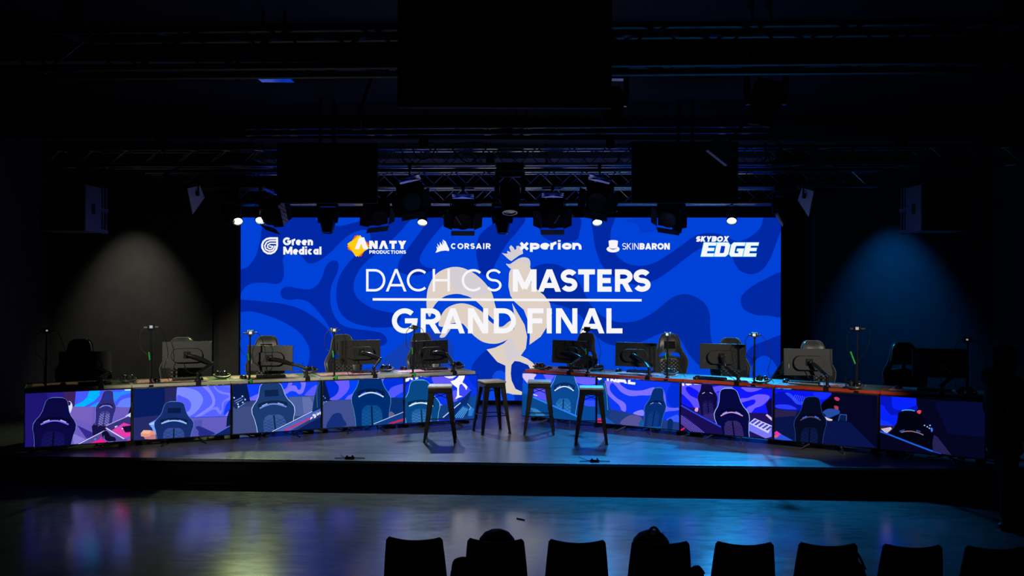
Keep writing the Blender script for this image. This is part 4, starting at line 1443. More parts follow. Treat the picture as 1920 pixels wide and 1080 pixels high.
# monitors on jointed arms
mon = [dict(c=(160.5, 685), yaw=14, clamp=(189, 724), mid=None, elbow=(206, 699)),
       dict(c=(351, 665), yaw=17, clamp=(371, 720), mid=(371, 700), elbow=(398, 682)),
       dict(c=(506.5, 671.5), yaw=3, clamp=(575, 710), mid=(574, 691), elbow=(549, 683)),
       dict(c=(674, 660.5), yaw=27, clamp=(701, 702), mid=None, elbow=(713, 673)),
       dict(c=(806, 660.5), yaw=35, clamp=(850, 697), mid=None, elbow=(838, 664)),
       dict(c=(1068, 660), yaw=-36, clamp=(1070, 703), mid=None, elbow=(1090, 671)),
       dict(c=(1192.5, 665), yaw=-25, clamp=(1217, 709), mid=(1215, 690), elbow=(1210, 681)),
       dict(c=(1355, 668.5), yaw=-20, clamp=(1384, 720), mid=(1386, 708), elbow=(1361, 689)),
       dict(c=(1515, 679), yaw=-4, clamp=(1551, 730), mid=(1548, 706), elbow=(1541, 697)),
       dict(c=(1762, 681), yaw=-14, clamp=(1765, 742), mid=None, elbow=(1790, 704))]
mon_lab = ['unlit black monitor seen from behind on its arm, ', 'monitor seen from behind on a long slanting arm, ', 'grey lit monitor back with a low folded arm reaching right, ', 'monitor tilted towards the centre on a bent arm, ',
           'narrow angled monitor back with a level arm, ', 'narrow angled monitor back with a bent arm folding left, ', 'monitor back with small yellow tag on its lower edge, ', 'wide monitor back with short steep arm, ',
           'palest grey monitor back facing the audience squarely, ', 'darkest monitor on a bent arm, ']
for i, (s, m) in enumerate(zip(STN, mon)):
    cp = on_wing(s, m['clamp'][0], m['clamp'][1], 0.14)
    root = thing('monitor', mon_lab[i] + PLACE[i], 'monitor', (cp.x, cp.y, ST + DZ), 0, 'monitors on arms')
    o = Vector((cp.x, cp.y, ST + DZ))
    ctr = on_wing(s, m['c'][0], m['c'][1], 0.40) - o
    el = on_wing(s, m['elbow'][0], m['elbow'][1], 0.25) - o
    yaw = math.radians(m['yaw'])
    R = Matrix.Rotation(yaw, 3, 'Z') @ Matrix.Rotation(math.radians(-3), 3, 'X')
    WD, HT = 0.60, 0.338
    b = MB().box(ctr, (WD, 0.022, HT), 0, R=R)
    b.build('display_panel', 'monitor', root, bevel=0.004)
    # stadium shaped rear housing
    st_ = [(0.105 + 0.082 * math.cos(t), 0.082 * math.sin(t) * 1.05) for t in [(-PI / 2 + PI * k / 12) for k in range(13)]] + \
          [(-0.105 + 0.082 * math.cos(t), 0.082 * math.sin(t) * 1.05) for t in [(PI / 2 + PI * k / 12) for k in range(13)]]
    b = MB()
    b.prism(st_, lambda u, v: ctr + R @ Vector((u * 1.05, -0.010, v * 1.08 - .01)), lambda u, v: ctr + R @ Vector((u, -0.062, v - .01)))
    b.build('rear_housing', 'monitor', root, bevel=0.010)
    head = ctr + R @ Vector((0, -0.064, 0))
    b = MB().box(head + R @ Vector((0, -.004, 0)), (.085, .012, .085), 0, R=R)
    b.cyl(head, head + R @ Vector((0, -.05, 0)), .020, n=12)
    b.build('mounting_plate', 'gloss', root, bevel=0.002)
    pl = MB().box(ctr + R @ Vector((-.24, -.013, -.05)), (.008, .006, .05), 0, R=R)
    pl.build('side_ports', 'silver', root)
    j = head + R @ Vector((0, -.05, 0))
    base_top = Vector((0, 0, 0.10))
    if m['mid']:
        md = on_wing(s, m['mid'][0], m['mid'][1], 0.16) - o
        base_top = Vector((0, 0, max(.06, md.z)))
    b = MB()
    n_ = 7
    pts = [j.lerp(el, k / n_) + Vector((0, 0, .012 * math.sin(PI * k / n_))) for k in range(n_ + 1)]
    b.tube(pts, [.016, .022, .025, .026, .025, .024, .021, .018], 10)
    b.ball(j, .024, 12)
    b.ball(el, .026, 12)
    b.build('upper_arm', 'gloss', root)
    b = MB()
    b.tube([el, el.lerp(base_top, .5) + Vector((0, 0, .006)), base_top], [.021, .022, .021], 10)
    b.ball(base_top, .026, 12)
    b.build('lower_arm', 'black', root)
    b = MB()
    b.cyl((0, 0, 0), base_top, .020, n=14)
    b.cyl((0, 0, 0.0), (0, 0, .03), .045, .03, 14)
    b.T = Matrix.Rotation(s['rz'], 4, 'Z')
    b.box((0, -.052, -.02), (.06, .012, .075))
    b.box((0, -.03, -.058), (.05, .05, .010))
    b.T = None
    b.build('clamp', 'black', root)
    if i == 6:
        MB().box(ctr + R @ Vector((0.03, -.012, -HT / 2 - .004)), (.03, .012, .012), 0, R=R).build('paper_tag', 'yellow', root)
    cb = [ctr + R @ Vector((-.05, -.03, -.09)), ctr + R @ Vector((.02, -.05, -.22)), el.lerp(base_top, .6) + Vector((-.03, -.01, -.05)), Vector((-.03, .03, .02))]
    MB().tube(catmull(cb, False, 6), .004, 5).build('cable', 'rubber', root)

# small cameras on poles clamped to the front edge of the desks
cam_px = [((85, 728), (88, 620)), ((283, 724), (283, 613)), ((468, 715), (469, 624)), ((627, 703), (626, 619)), ((774, 700), (777, 614)),
          ((1102, 703), (1101, 617)), ((1251, 712), (1252, 627)), ((1414, 724), (1415, 628)), ((1607, 733), (1608, 616)), ((1814, 748), (1814, 637))]
cam_side = ['black', 'black', 'silver', 'pale', 'tilted pale', 'olive', 'silver', 'bright', 'black', 'black']
for i, s in enumerate(STN):
    (bx, by), (tx, ty) = cam_px[i]
    p = on_wing(s, bx, by, 0.12)
    q = on_wing(s, tx, ty, 0.12)
    o = Vector((p.x, p.y, ST + DZ))
    h = q.z - o.z
    lean = Vector((q.x - p.x, q.y - p.y, 0))
    root = thing('camera_stand', '%s small camera on a thin black pole, %s' % (cam_side[i], PLACE[i]), 'camera stand', o, s['rz'], 'camera poles along the desks')
    lx = lean.dot(s['ux'])
    b = MB()
    b.tube([(0, 0, -.03), (lx * .5, 0, h * .5), (lx, 0, h - .035)], [.013, .012, .010], 10)
    b.cyl((lx * .5, 0, h * .5 - .02), (lx * .5, 0, h * .5 + .03), .018, n=12)
    b.cyl((lx * .97, 0, h - .05), (lx * .97, 0, h - .025), .016, n=12)
    b.build('pole', 'steel', root)
    b = MB().box((0, -.012, -.02), (.05, .06, .012)).box((0, -.034, -.035), (.05, .012, .05)).box((0, 0, .01), (.045, .05, .02))
    b.build('clamp', 'black', root, bevel=0.003)
    MB().box((lx, 0, h), (.084, .044, .062), 0, R=Matrix.Rotation(.25 if i == 4 else 0, 3, 'Y')).build('camera_cage', 'silver' if i in (2, 3, 4, 6, 7) else 'steel', root, bevel=0.005)
    b = MB().cyl((lx, .021, h), (lx, .04, h), .014, n=14)
    b.build('lens', 'glass', root)
    if i not in (4, 5):
        MB().box((lx, -.0235, h + .002), (.020, .004, .018) if i in (0, 9) else (.036, .004, .034)).build('status_screen', ecol((235, 240, 250), 0.3 if i in (0, 9) else .5 if i in (1, 8) else 0.9), root)
    MB().box((lx - .06, 0, h - .004), (.045, .018, .018)).build('plug', 'silver', root)
    MB().box((lx + .06, 0, h), (.05, .018, .016)).build('plug', 'silver', root)
    c1 = catmull([(lx - .065, 0, h), (lx - .12, .0, h - .08), (lx - .11, .0, h * .62), (-.02, -.012, h * .45), (-.016, -.014, .04)], False, 8)
    MB().tube(c1, .0038, 5).build('left_cable', 'rubber', root)
    c2 = catmull([(lx + .07, 0, h), (lx + .13, 0, h - .05), (lx + .2, .02, h * .55), (.16, .05, h * .25), (.22, .1, .012)], False, 8)
    if i == 8:
        c2 = catmull([(lx + .14, 0, h - .02), (lx + .12, 0, h * .72), (lx + .03, .0, h * .5), (.0, -.015, h * .4), (.0, -.015, .1)], False, 8)
    MB().tube(c2, .0038, 5).build('right_cable', 'rubber', root)
    if i in (1, 2, 3, 4, 5, 6, 8):
        g = MB()
        if i == 8:
            g.cyl((-.075, -.012, h * .62), (-.02, -.014, h * .42), .010, n=8)
        else:
            g.tube([(-.024 + lx * .4, -.014, h * .56), (-.014 + lx * .3, -.015, h * .42)], .009, 8)
        g.build('green_tape', 'green', root)
        if i in (2, 3, 4):
            MB().box((.01, -.042, -.008), (.03, .006, .05)).build('clamp_tape', 'green', root)

# ================================================================= GAMING CHAIRS
HWT = [(0, .205), (.12, .215), (.28, .235), (.42, .262), (.52, .272), (.60, .245), (.68, .20), (.76, .172), (.85, .158), (.93, .142), (.975, .118), (1.0, .075)]


def interp(tab, x):
    for (a, ya), (b, yb) in zip(tab, tab[1:]):
        if x <= b:
            t = (x - a) / (b - a)
            t = t * t * (3 - 2 * t) * .5 + t * .5
            return ya + (yb - ya) * t
    return tab[-1][1]


def make_chair():
    t = thing('gaming_chair', '', 'chair')
    SZ, BH = 0.42, 0.83
    vs_ = [0, .07, .14, .21, .28, .35, .42, .47, .52, .56, .60, .635, .67, .71, .76, .81, .86, .91, .95, .98, 1.0]
    us_ = [-1, -.96, -.88, -.78, -.68, -.58, -.46, -.34, -.22, -.11, 0, .11, .22, .34, .46, .58, .68, .78, .88, .96, 1]
    rows, cols = len(vs_), len(us_)

    def pos(u, v, side):
        hw = interp(HWT, v)
        vv = v - .05 * u * u * math.exp(-((v - .6) / .12) ** 2) * (1 - abs(u) ** 6)
        shoulder = math.exp(-((v - .42) / .33) ** 2)
        e = max(0, (abs(u) - .45) / .55)
        wing = .085 * shoulder * e * e * (3 - 2 * e)
        th = .04 * (1 - .75 * max(0, (abs(u) - .9) / .1)) * (1 - .5 * max(0, (v - .93) / .07))
        y = -wing + (-th if side == 0 else th)
        if side == 0:
            y -= .018 * math.exp(-((v - .82) / .1) ** 2) * (1 - u * u)
        y += .10 * v
        return (u * hw, .20 + y, SZ + vv * BH)
    b = MB()
    vs = [pos(u, v, sd) for sd in (0, 1) for v in vs_ for u in us_]
    idx = lambda sd, r, c: sd * rows * cols + r * cols + c
    hole = set()
    for r in range(rows - 1):
        for c in range(cols - 1):
            um = (us_[c] + us_[c + 1]) / 2
            if .60 <= vs_[r] < .67 and .12 < abs(um) < .66:
                hole.add((r, c))
    fs = []
    for r in range(rows - 1):
        for c in range(cols - 1):
            if (r, c) in hole:
                for (dr, dc, e0, e1) in ((-1, 0, (r, c), (r, c + 1)), (1, 0, (r + 1, c), (r + 1, c + 1)), (0, -1, (r, c), (r + 1, c)), (0, 1, (r, c + 1), (r + 1, c + 1))):
                    if (r + dr, c + dc) not in hole:
                        fs.append((idx(0, *e0), idx(0, *e1), idx(1, *e1), idx(1, *e0)))
                continue
            fs.append((idx(0, r, c), idx(0, r, c + 1), idx(0, r + 1, c + 1), idx(0, r + 1, c)))
            fs.append((idx(1, r, c), idx(1, r + 1, c), idx(1, r + 1, c + 1), idx(1, r, c + 1)))
    for r in range(rows - 1):
        for c in (0, cols - 1):
            fs.append((idx(0, r, c), idx(0, r + 1, c), idx(1, r + 1, c), idx(1, r, c)))
    for c in range(cols - 1):
        for r in (0, rows - 1):
            fs.append((idx(0, r, c), idx(0, r, c + 1), idx(1, r, c + 1), idx(1, r, c)))
    b.add(vs, fs)
    b.build('backrest', 'leather', t)
    # quilted insert, slightly proud of the front
    q = MB()
    qv = [.02, .1, .2, .3, .4, .46, .50, .535, .555]
    qw = [.60, .60, .60, .58, .55, .52, .46, .34, .16]
    n = 11
    qs = []
    for v, w in zip(qv, qw):
        for k in range(n):
            x, y, z = pos(-w + 2 * w * k / (n - 1), v, 0)
            qs.append((x, y - .012, z))
    for v, w in zip(qv, qw):
        for k in range(n):
            x, y, z = pos((-w + 2 * w * k / (n - 1)) * 1.02, v, 0)
            qs.append((x, y + .004, z))
    R = len(qv)
    g = lambda sd, r, c: sd * R * n + r * n + c
    qf = []
    for r in range(R - 1):
        for c in range(n - 1):
            qf.append((g(0, r, c), g(0, r, c + 1), g(0, r + 1, c + 1), g(0, r + 1, c)))
        for c in (0, n - 1):
            qf.append((g(0, r, c), g(0, r + 1, c), g(1, r + 1, c), g(1, r, c)))
    for c in range(n - 1):
        qf.append((g(0, R - 1, c), g(0, R - 1, c + 1), g(1, R - 1, c + 1), g(1, R - 1, c)))
    q.add(qs, qf)
    quilt = q.build('quilted_panel', 'quilt', t)
    s_ = MB().tube([(0, pos(0, v, 0)[1] - .013, pos(0, v, 0)[2]) for v in qv[:-1]], .008, 6)
    s_.build('centre_seam', 'leather', quilt)
    # pale piping around the edge
    loop = [pos(-1, v, 0) for v in vs_] + [pos(u, 1.0, 0) for u in us_[1:-1]] + [pos(1, v, 0) for v in reversed(vs_)]
    MB().tube([(x * 1.004, y + .004, z + .002) for x, y, z in loop], .0065, 6).build('piping', 'piping', t)
    # head pad
    h = MB()
    hp = [(-.085, .735), (.085, .735), (.085, .87), (-.085, .87)]
    f = lambda u, v, d: Vector((u, pos(u / .16, v, 0)[1] - d, SZ + v * BH))
    h.prism(hp, lambda u, v: f(u, v, -.002), lambda u, v: f(u * .94, v, .010))
    h.build('head_pad', 'nylon', t, bevel=0.003)
    # padded rim under the slots
    MB().tube([(.19 * u, pos(u * .7, .585, 0)[1] - .004, SZ + BH * (.588 - .045 * u * u)) for u in [k / 6 - 1 for k in range(13)]], .016, 8).build('padded_rim', 'leather', t)
    s2 = MB()
    s2.box((0, -.04, SZ - .01), (.40, .50, .10))
    for sx in (-1, 1):
        s2.box((sx * .235, -.04, SZ + .01), (.085, .46, .11))
    s2.build('seat', 'leather', t, bevel=0.03, seg=3)
    for sx in (-1, 1):
        a = MB()
        a.tube([(sx * .24, .02, SZ - .06), (sx * .33, .02, SZ - .05), (sx * .345, .02, SZ + .16)], [.02, .02, .018], 8)
        a.box((sx * .345, -.02, SZ + .18), (.095, .27, .028))
        a.build('armrest', 'black', t, bevel=0.008)
    MB().cyl((0, .02, .10), (0, .02, SZ - .07), .028, n=14).box((0, .02, SZ - .075), (.22, .26, .03)).build('gas_lift', 'steel', t)
    s3 = MB()
    for k in range(5):
        an = 2 * PI * k / 5 + .3
        s3.tube([(0, .02, .115), (.16 * math.cos(an), .02 + .16 * math.sin(an), .10), (.31 * math.cos(an), .02 + .31 * math.sin(an), .075)], [.034, .026, .018], 8)
    s3.build('star_base', 'black', t)
    for k in range(5):
        an = 2 * PI * k / 5 + .3
        x, y = .31 * math.cos(an), .02 + .31 * math.sin(an)
        w_ = MB()
        for d in (-.016, .016):
            nx, ny = -math.sin(an) * d, math.cos(an) * d
            w_.cyl((x + nx * .4, y + ny * .4, .031), (x + nx * 1.4, y + ny * 1.4, .031), .031, n=14)
        w_.cyl((x, y, .03), (x, y, .08), .009, n=8)
        w_.build('caster', 'rubber', t)
    return t


ch_px = [(152, 641), (342, 633), (501, 639), (641, 628), (789, 626), (1101, 625), (1255, 626), (1370, 635), (1523, 641), (1692, 644)]
ch_rz = [10, 14, 6, 22, 26, -38, -6, -16, -4, -10]
ch_note = ['empty dark gaming chair behind the unlit monitor, ', 'gaming chair turned slightly, its quilting showing under the monitor, ', 'grey lit gaming chair almost hidden by its monitor, ', 'gaming chair left of its monitor, ',
           'gaming chair behind the level monitor arm, ', 'gaming chair turned sideways with pale piping, ', 'fully visible gaming chair beside its monitor, ', 'gaming chair with cyan rim light behind the steep arm, ',
           'gaming chair behind the palest monitor, ', 'dark gaming chair with bright cyan left edge, ']
c0 = None
for i, s in enumerate(STN):
    g = G(ch_px[i][0], ch_px[i][1], ST + 1.25)
    rel = -(Vector((g.x, g.y, 0)) - Vector((s['c'].x, s['c'].y, 0))).dot(s['n'])
    off = max(1.42 if i == 9 else 1.18, min(1.75, rel))
    hit = on_wing(s, ch_px[i][0], ch_px[i][1], off)
    dz = max(-.04, min(.04, hit.z - (ST + 1.25)))
    rz = math.radians(ch_rz[i])
    # the top of the backrest stands 0.30 behind the chair's origin
    loc = (hit.x + .30 * math.sin(rz), hit.y - .30 * math.cos(rz), ST)
    print('CHAIR', i, 'off %.2f' % rel, 'dz %.3f' % dz)
    lab = ch_note[i] + PLACE[i]
    if c0 is None:
        c0 = make_chair()
        c0.location = loc
        c0.rotation_euler = (0, 0, rz)
        c0['label'] = lab
        c0['group'] = 'gaming chairs behind the desks'
    else:
        dup(c0, loc, rz, lab, 'gaming chairs behind the desks')

# ================================================================= STOOLS
def make_stool():
    t = thing('bar_stool', '', 'stool')
    H = .70
    MB().box((0, 0, H - .014), (.31, .31, .028)).build('wooden_seat', 'wood', t, bevel=0.012, seg=3)
    b = MB()
    b.box((0, 0, H - .06), (.30, .30, .065), taper=.97)
    b.build('seat_frame', 'steel', t, bevel=0.012)
    for sx in (-1, 1):
        for sy in (-1, 1):
            l = MB()
            # folded sheet leg: L-shaped section tapering to the foot
            top, bot = Vector((sx * .145, sy * .145, H - .07)), Vector((sx * .205, sy * .205, .012))
            w0, w1, th = .075, .030, .006
            for ax in (0, 1):
                vs = []
                for p, w in ((top, w0), (bot, w1)):
                    for d in (0, 1):
                        for e in (0, 1):
                            q = p.copy()
                            q[ax] -= (sx, sy)[ax] * w * d
                            q[1 - ax] -= (sx, sy)[1 - ax] * th * e
                            vs.append(q)
                l.add(vs, [(0, 1, 3, 2), (4, 6, 7, 5), (0, 2, 6, 4), (1, 5, 7, 3), (0, 4, 5, 1), (2, 3, 7, 6)])
            lg = l.build('leg', 'steel', t)
            f = MB().box((bot.x - sx * .014, bot.y - sy * .014, .008), (.034, .034, .016))
            f.build('rubber_foot', 'rubber', lg)
    for sy in (-1, 1):
        MB().tube([(-.178, sy * .178, .24), (.178, sy * .178, .24)], .007, 6).build('footrest_rail', 'steel', t)
        MB().tube([(sy * .178, -.178, .24), (sy * .178, .178, .24)], .007, 6).build('footrest_rail', 'steel', t)
    b = MB()
    b.tube([(-.14, -.14, H - .17), (.14, .14, H - .10)], .005, 5)
    b.tube([(.14, -.14, H - .17), (-.14, .14, H - .10)], .005, 5)
    b.build('cross_brace', 'steel', t)
    return t


s0 = make_stool()
for k, (cx, fy, rz, lab) in enumerate([(823, 832, 2, 'leftmost bar stool with pale wooden seat, in front of the rooster television'),
                                       (921, 817, 20, 'second bar stool, turned slightly, standing in the centre gap'),
                                       (1012, 818, -3, 'third bar stool with pale wooden seat, right of the centre gap'),
                                       (1111, 836, -4, 'rightmost and nearest bar stool on the stage')]):
    g = G(cx, fy - 2, ST)
    loc = (g.x, g.y + .205, ST)
    if k == 0:
        s0.location = loc
        s0.rotation_euler = (0, 0, math.radians(rz))
        s0['label'] = lab
        s0['group'] = 'bar stools on the stage'
    else:
        dup(s0, loc, math.radians(rz), lab, 'bar stools on the stage')

# cables and power strips under the televisions
for i, s in enumerate(STN):
    b = MB()
    for k in range(5):
        x = random.uniform(-.45, .35)
        pts = [(x, .10, .02)]
        for j in range(5):
            pts.append((x + random.uniform(-.1, .2), random.uniform(.03, .3), random.uniform(.008, .06)))
        b.tube(catmull(pts, False, 5), .006, 5)
    o = b.build('cable_tangle', 'rubber')
    o.location = (s['c'].x, s['c'].y, ST)
    o.rotation_euler = (0, 0, s['rz'])
    o['kind'] = 'stuff'
    tag(o, 'tangle of black cables on the stage under the ' + PLACE[i], 'cables', 'cable tangles under the desks')
# stage edge gadgets and the pen on the floor
for (px, py, lab) in ((1115, 866, 'small black clip with cables on the stage edge, right of the rightmost stool'), (656, 860, 'small black clip with cables on the stage edge, left of the stools')):
    g = G(px, py, ST)
    t = thing('cable_clip', lab, 'clip', g, 0.02, 'clips on the stage edge')
    MB().box((0, 0, .014), (.10, .04, .028)).box((-.03, -.01, .034), (.02, .03, .014)).box((.03, .0, .034), (.02, .02, .014)).build('clip_body', 'rubber', t, bevel=.004)
    MB().tube([(-.17, .0, .006), (-.05, .0, .01), (.05, 0, .01), (.17, .0, .006)], .005, 5).tube([(-.04, 0, .01), (-.12, .16, .006), (-.15, .3, .005)], .003, 5).build('clip_cable', 'rubber', t)
g = G(976, 974, 0)
o = MB().cyl((-.035, .03, .006), (.035, -.03, .006), .006, n=8).cyl((.035, -.03, .006), (.043, -.037, .006), .006, .002, 8).build('pen', 'black')
o.location = g
tag(o, 'dark pen lying on the hall floor in front of the stage', 'pen')

# ================================================================= RIGGING
M['handle'] = pmat('pale_brushed_yoke_metal', (0.62, 0.63, 0.68), 0.34, 0.85, noise=0.1)


def perf_mat():
    m = pmat('perforated_pale_plate', (0.6, 0.6, 0.66), 0.4)
    nt = m.node_tree
    tc = nt.nodes.new('ShaderNodeTexCoord')
    ck = nt.nodes.new('ShaderNodeTexChecker')
    ck.inputs['Scale'].default_value = 55
    ck.inputs['Color1'].default_value = (0.7, 0.7, 0.75, 1)
    ck.inputs['Color2'].default_value = (0.05, 0.05, 0.08, 1)
    nt.links.new(tc.outputs['Object'], ck.inputs['Vector'])
    nt.links.new(ck.outputs[0], nt.nodes['Principled BSDF'].inputs['Base Color'])
    return m


M['perf'] = perf_mat()


def truss(label, Y, zb, x0, x1, h=0.24, period=0.5, r=0.024, rb=0.010, hang=(), phase=0.0):
    xc = (x0 + x1) / 2
    t = thing('lighting_truss', label, 'truss', (xc, Y + LYAW * xc, zb), math.atan(LYAW), 'overhead lighting trusses')
    a, b_ = x0 - xc, x1 - xc
    for yy in (0, h):
        for zz in (0, h):
            MB().tube([(a, yy, zz), (b_, yy, zz)], r, 8).build('chord', 'truss', t)
    n = int((b_ - a) / period)

    def zig(f, ph):
        pts = []
        for k in range(2 * n + 1):
            x = a + period / 2 * (k + ph)
            if x < b_:
                pts.append(f(x, k % 2))
        return pts
    for f, ph in ((lambda x, s: (x, 0, h * s), phase), (lambda x, s: (x, h, h * (1 - s)), phase + .3), (lambda x, s: (x, h * s, h), phase), (lambda x, s: (x, h * s, 0), phase + .5)):
        MB().tube(zig(f, ph), rb, 5).build('lacing', 'truss', t)
    for hx in hang:
        MB().tube([(hx - xc, h / 2, h), (hx - xc, h / 2, ZC - zb - 0.004)], .012, 6).box((hx - xc, h / 2, h + .16), (.12, .12, .22)).box((hx - xc, h / 2, h), (.10, h + .05, .03)).build('hoist', 'matte', t)
    return t


TR0 = dict(Y=5.72, zb=3.63)
TR1 = dict(Y=13.0, zb=3.99)
TR2 = dict(Y=13.9, zb=3.77)
TR3 = dict(Y=14.62, zb=3.585)
truss('nearest truss high above the hall, crossing behind the big centre box', TR0['Y'], TR0['zb'], -6.6, 6.9, period=.6, hang=(-2.9, 3.1))
truss('widest stage truss spanning the hall in front of the two hanging screens\' tops'.replace("'", ''), TR1['Y'], TR1['zb'], -6.9, 7.5, hang=(-5.2, -1.3, 1.4, 5.5))
truss('middle stage truss just below the widest one, carrying the lamps', TR2['Y'], TR2['zb'], -5.75, 5.5, hang=(-4.6, -.35, 4.4), phase=.4)
truss('lowest stage truss just above the black border of the big screen', TR3['Y'], TR3['zb'], -4.6, 4.4, hang=(-4.45, 4.28), phase=.2)

# black border cloth over the big screen
o = MB().box((0, 0, 0), (9.5, 0.03, .34)).build('border_cloth', 'cloth')
o.location = (0, 15.06, vT + .17)
o.rotation_euler = (0, 0, math.atan(LYAW))
tag(o, 'black border cloth stretched above the big blue screen', 'drape')
# ladder of two conduits under the ceiling
Yc = 12.7
zc = P(900, 250, Yc).z
x0, x1 = P(455, 250, Yc).x, P(1432, 250, Yc).x
t = thing('cable_conduit', 'pair of long metal conduits with couplings under the ceiling', 'conduit', (0, Yc, zc), math.atan(LYAW))
for dz in (0, .085):
    MB().tube([(x0, 0, dz), (x1, 0, dz)], .016, 8).build('conduit_pipe', 'truss', t)
for xq in (x0 + .05, -3.35, -3.1, -2.0, -1.75, -.35, .05, .2, .65, 2.9, x1 - .3):
    c = MB()
    for dz in (0, .085):
        c.cyl((xq - .05, 0, dz), (xq + .05, 0, dz), .026, n=10)
    c.box((xq, 0, .0425), (.025, .02, .10))
    c.tube([(xq, 0, .085), (xq, 0, ZC - zc)], .006, 5)
    c.build('coupling_bracket', 'truss', t)

# ceiling beams and duct that catch a little of the screen's light
for k, (py, Y, th) in enumerate(((262, 13.6, .30), (190, 9.2, .26))):
    z = ZC - th / 2
    _slab('trim_%d' % (k + 2), (0, Y, z), (2 * XW - .02, .35, th), 'wall', 0)

# hanging black screens seen against the rig
def hung_screen(label, x0, x1, yt, yb, Y, tilt=6, skew=0):
    a, b_ = P(x0, yb, Y), P(x1, yb, Y)
    c = P((x0 + x1) / 2, yb, Y)
    w, h = (b_ - a).length, P(0, yt, Y).z - P(0, yb, Y).z
    t = thing('hanging_screen', label, 'screen', c, 0, 'black screens hung from the ceiling')
    R = Matrix.Rotation(math.radians(skew), 3, 'Y')
    MB().box(R @ Vector((0, 0, h / 2)), (w, .06, h), R=R).build('screen_case', 'matte', t, bevel=.006)
    MB().box(R @ Vector((0, .035, h / 2)), (w - .03, .012, h - .03), R=R).build('screen_glass', 'gloss', t)
    zt = ZC - c.z
    br = MB()
    br.box((0, .0, h * .75), (.30, .10, .30))
    for s in (-.09, .09):
        br.tube([(s, -.045, h * .6), (s, -.045, zt)], .02, 8)
    br.build('ceiling_bracket', 'matte', t)
    return t


hung_screen('large black screen hanging at the top centre of the view', 746, 1146, -110, 203, 5.45)
hung_screen('black screen hanging left of centre under the widest truss', 520, 708, 268, 381, 12.1, skew=0)
hung_screen('black screen hanging right of centre under the widest truss', 1184, 1383, 266, 381, 12.1, skew=0)

# loudspeakers
def pa(label, xin, side):
    Y = 12.5
    c = P(xin, 433, Y)
    t = thing('loudspeaker', label, 'loudspeaker', (c.x, Y, c.z), 0, 'large hung loudspeakers')
    w, h, d = .62, .65, .50
    MB().box((side * w / 2, d / 2, h / 2), (w, d, h)).build('cabinet', 'speaker', t, bevel=.012)
    MB().box((side * w / 2, -.010, h / 2), (w - .02, .02, h - .02)).build('front_grille', 'cloth', t)
    MB().box((-side * .002, d * .47, h * .50), (.012, .10, .14)).build('side_handle', 'matte', t, bevel=.004)
    r = MB()
    for yy in (d + .08, d + .18):
        r.box((side * .03, yy, h / 2), (.035, .03, h + .02))
    r.box((side * .03, d + .09, h * .52), (.05, .26, .05)).box((side * .03, d + .09, .03), (.05, .26, .05))
    r.build('rear_rail', 'speaker', t)
    z = TR1['zb'] - c.z
    fr = MB()
    for xx in (.1, .5):
        ty = TR1['Y'] + LYAW * (c.x + side * xx) - Y
        fr.tube([(side * xx, d * .5, h), (side * xx, ty, z - .02), (side * xx, ty, z)], .012, 6)
    fr.box((side * .3, d * .5, h + .03), (.56, .10, .04))
    fr.build('flying_frame', 'matte', t)


pa('large loudspeaker with pale lit side hanging at the far left', 160, -1)
pa('large loudspeaker with blue lit side hanging at the far right', 1727, 1)


def wedge(label, X, side):
    pix = [(349, 356), (372, 350), (381, 373), (359, 404)]
    pr = []
    for px, py in pix:
        Y = 4.40 * FPX / (960 - px)
        pr.append((Y - 12.5, CAMZ + (540 - py) * Y / FPX - 3.4))
    t = thing('wedge_speaker', label, 'loudspeaker', (X, 12.5, 3.4), 0, 'wedge loudspeakers under the truss')
    b = MB()
    b.prism(pr, lambda u, v: Vector((-side * .006, u, v)), lambda u, v: Vector((side * .90, u, v)))
    b.build('cabinet', 'matte', t)
    b = MB()
    b.prism(pr, lambda u, v: Vector((-side * .006, u, v)), lambda u, v: Vector((-side * .016, u, v)))
    pl = b.build('lit_end_face', 'lit_side', t)  # end face of the black cabinet, coloured pale for the screen's light on it
    b = MB()
    cy, cz = sum(p[0] for p in pr) / 4, sum(p[1] for p in pr) / 4
    b.cyl((-side * .016, cy, cz + .04), (-side * .05, cy, cz + .04), .035, n=14)
    b.tube([(-side * .04, cy, cz + .04), (-side * .04, cy + .02, cz + .22), (side * .45, cy + .02, cz + .30), (side * .45, TR1['Y'] + LYAW * (X + side * .45) - 12.5, TR1['zb'] - 3.42), (side * .45, TR1['Y'] + LYAW * (X + side * .45) - 12.5, TR1['zb'] - 3.4)], .016, 6)
    b.build('bracket', 'matte', t)


wedge('wedge loudspeaker with slanted end coloured pale as if lit, left of the big screen', -4.40, -1)
wedge('wedge loudspeaker with slanted end coloured pale as if lit, right of the big screen', 4.08, 1)


# ---------------------------------------------------------------- lamps
def chord(tr, x):
    return Vector((x, tr['Y'] + LYAW * x, tr['zb']))


def hook(b, top, bot):
    b.tube([bot, Vector((bot.x, bot.y, top.z - .05)), Vector((top.x, top.y, top.z - .02))], .012, 6)
    b.box((top.x, top.y, top.z - .015), (.045, .075, .075))


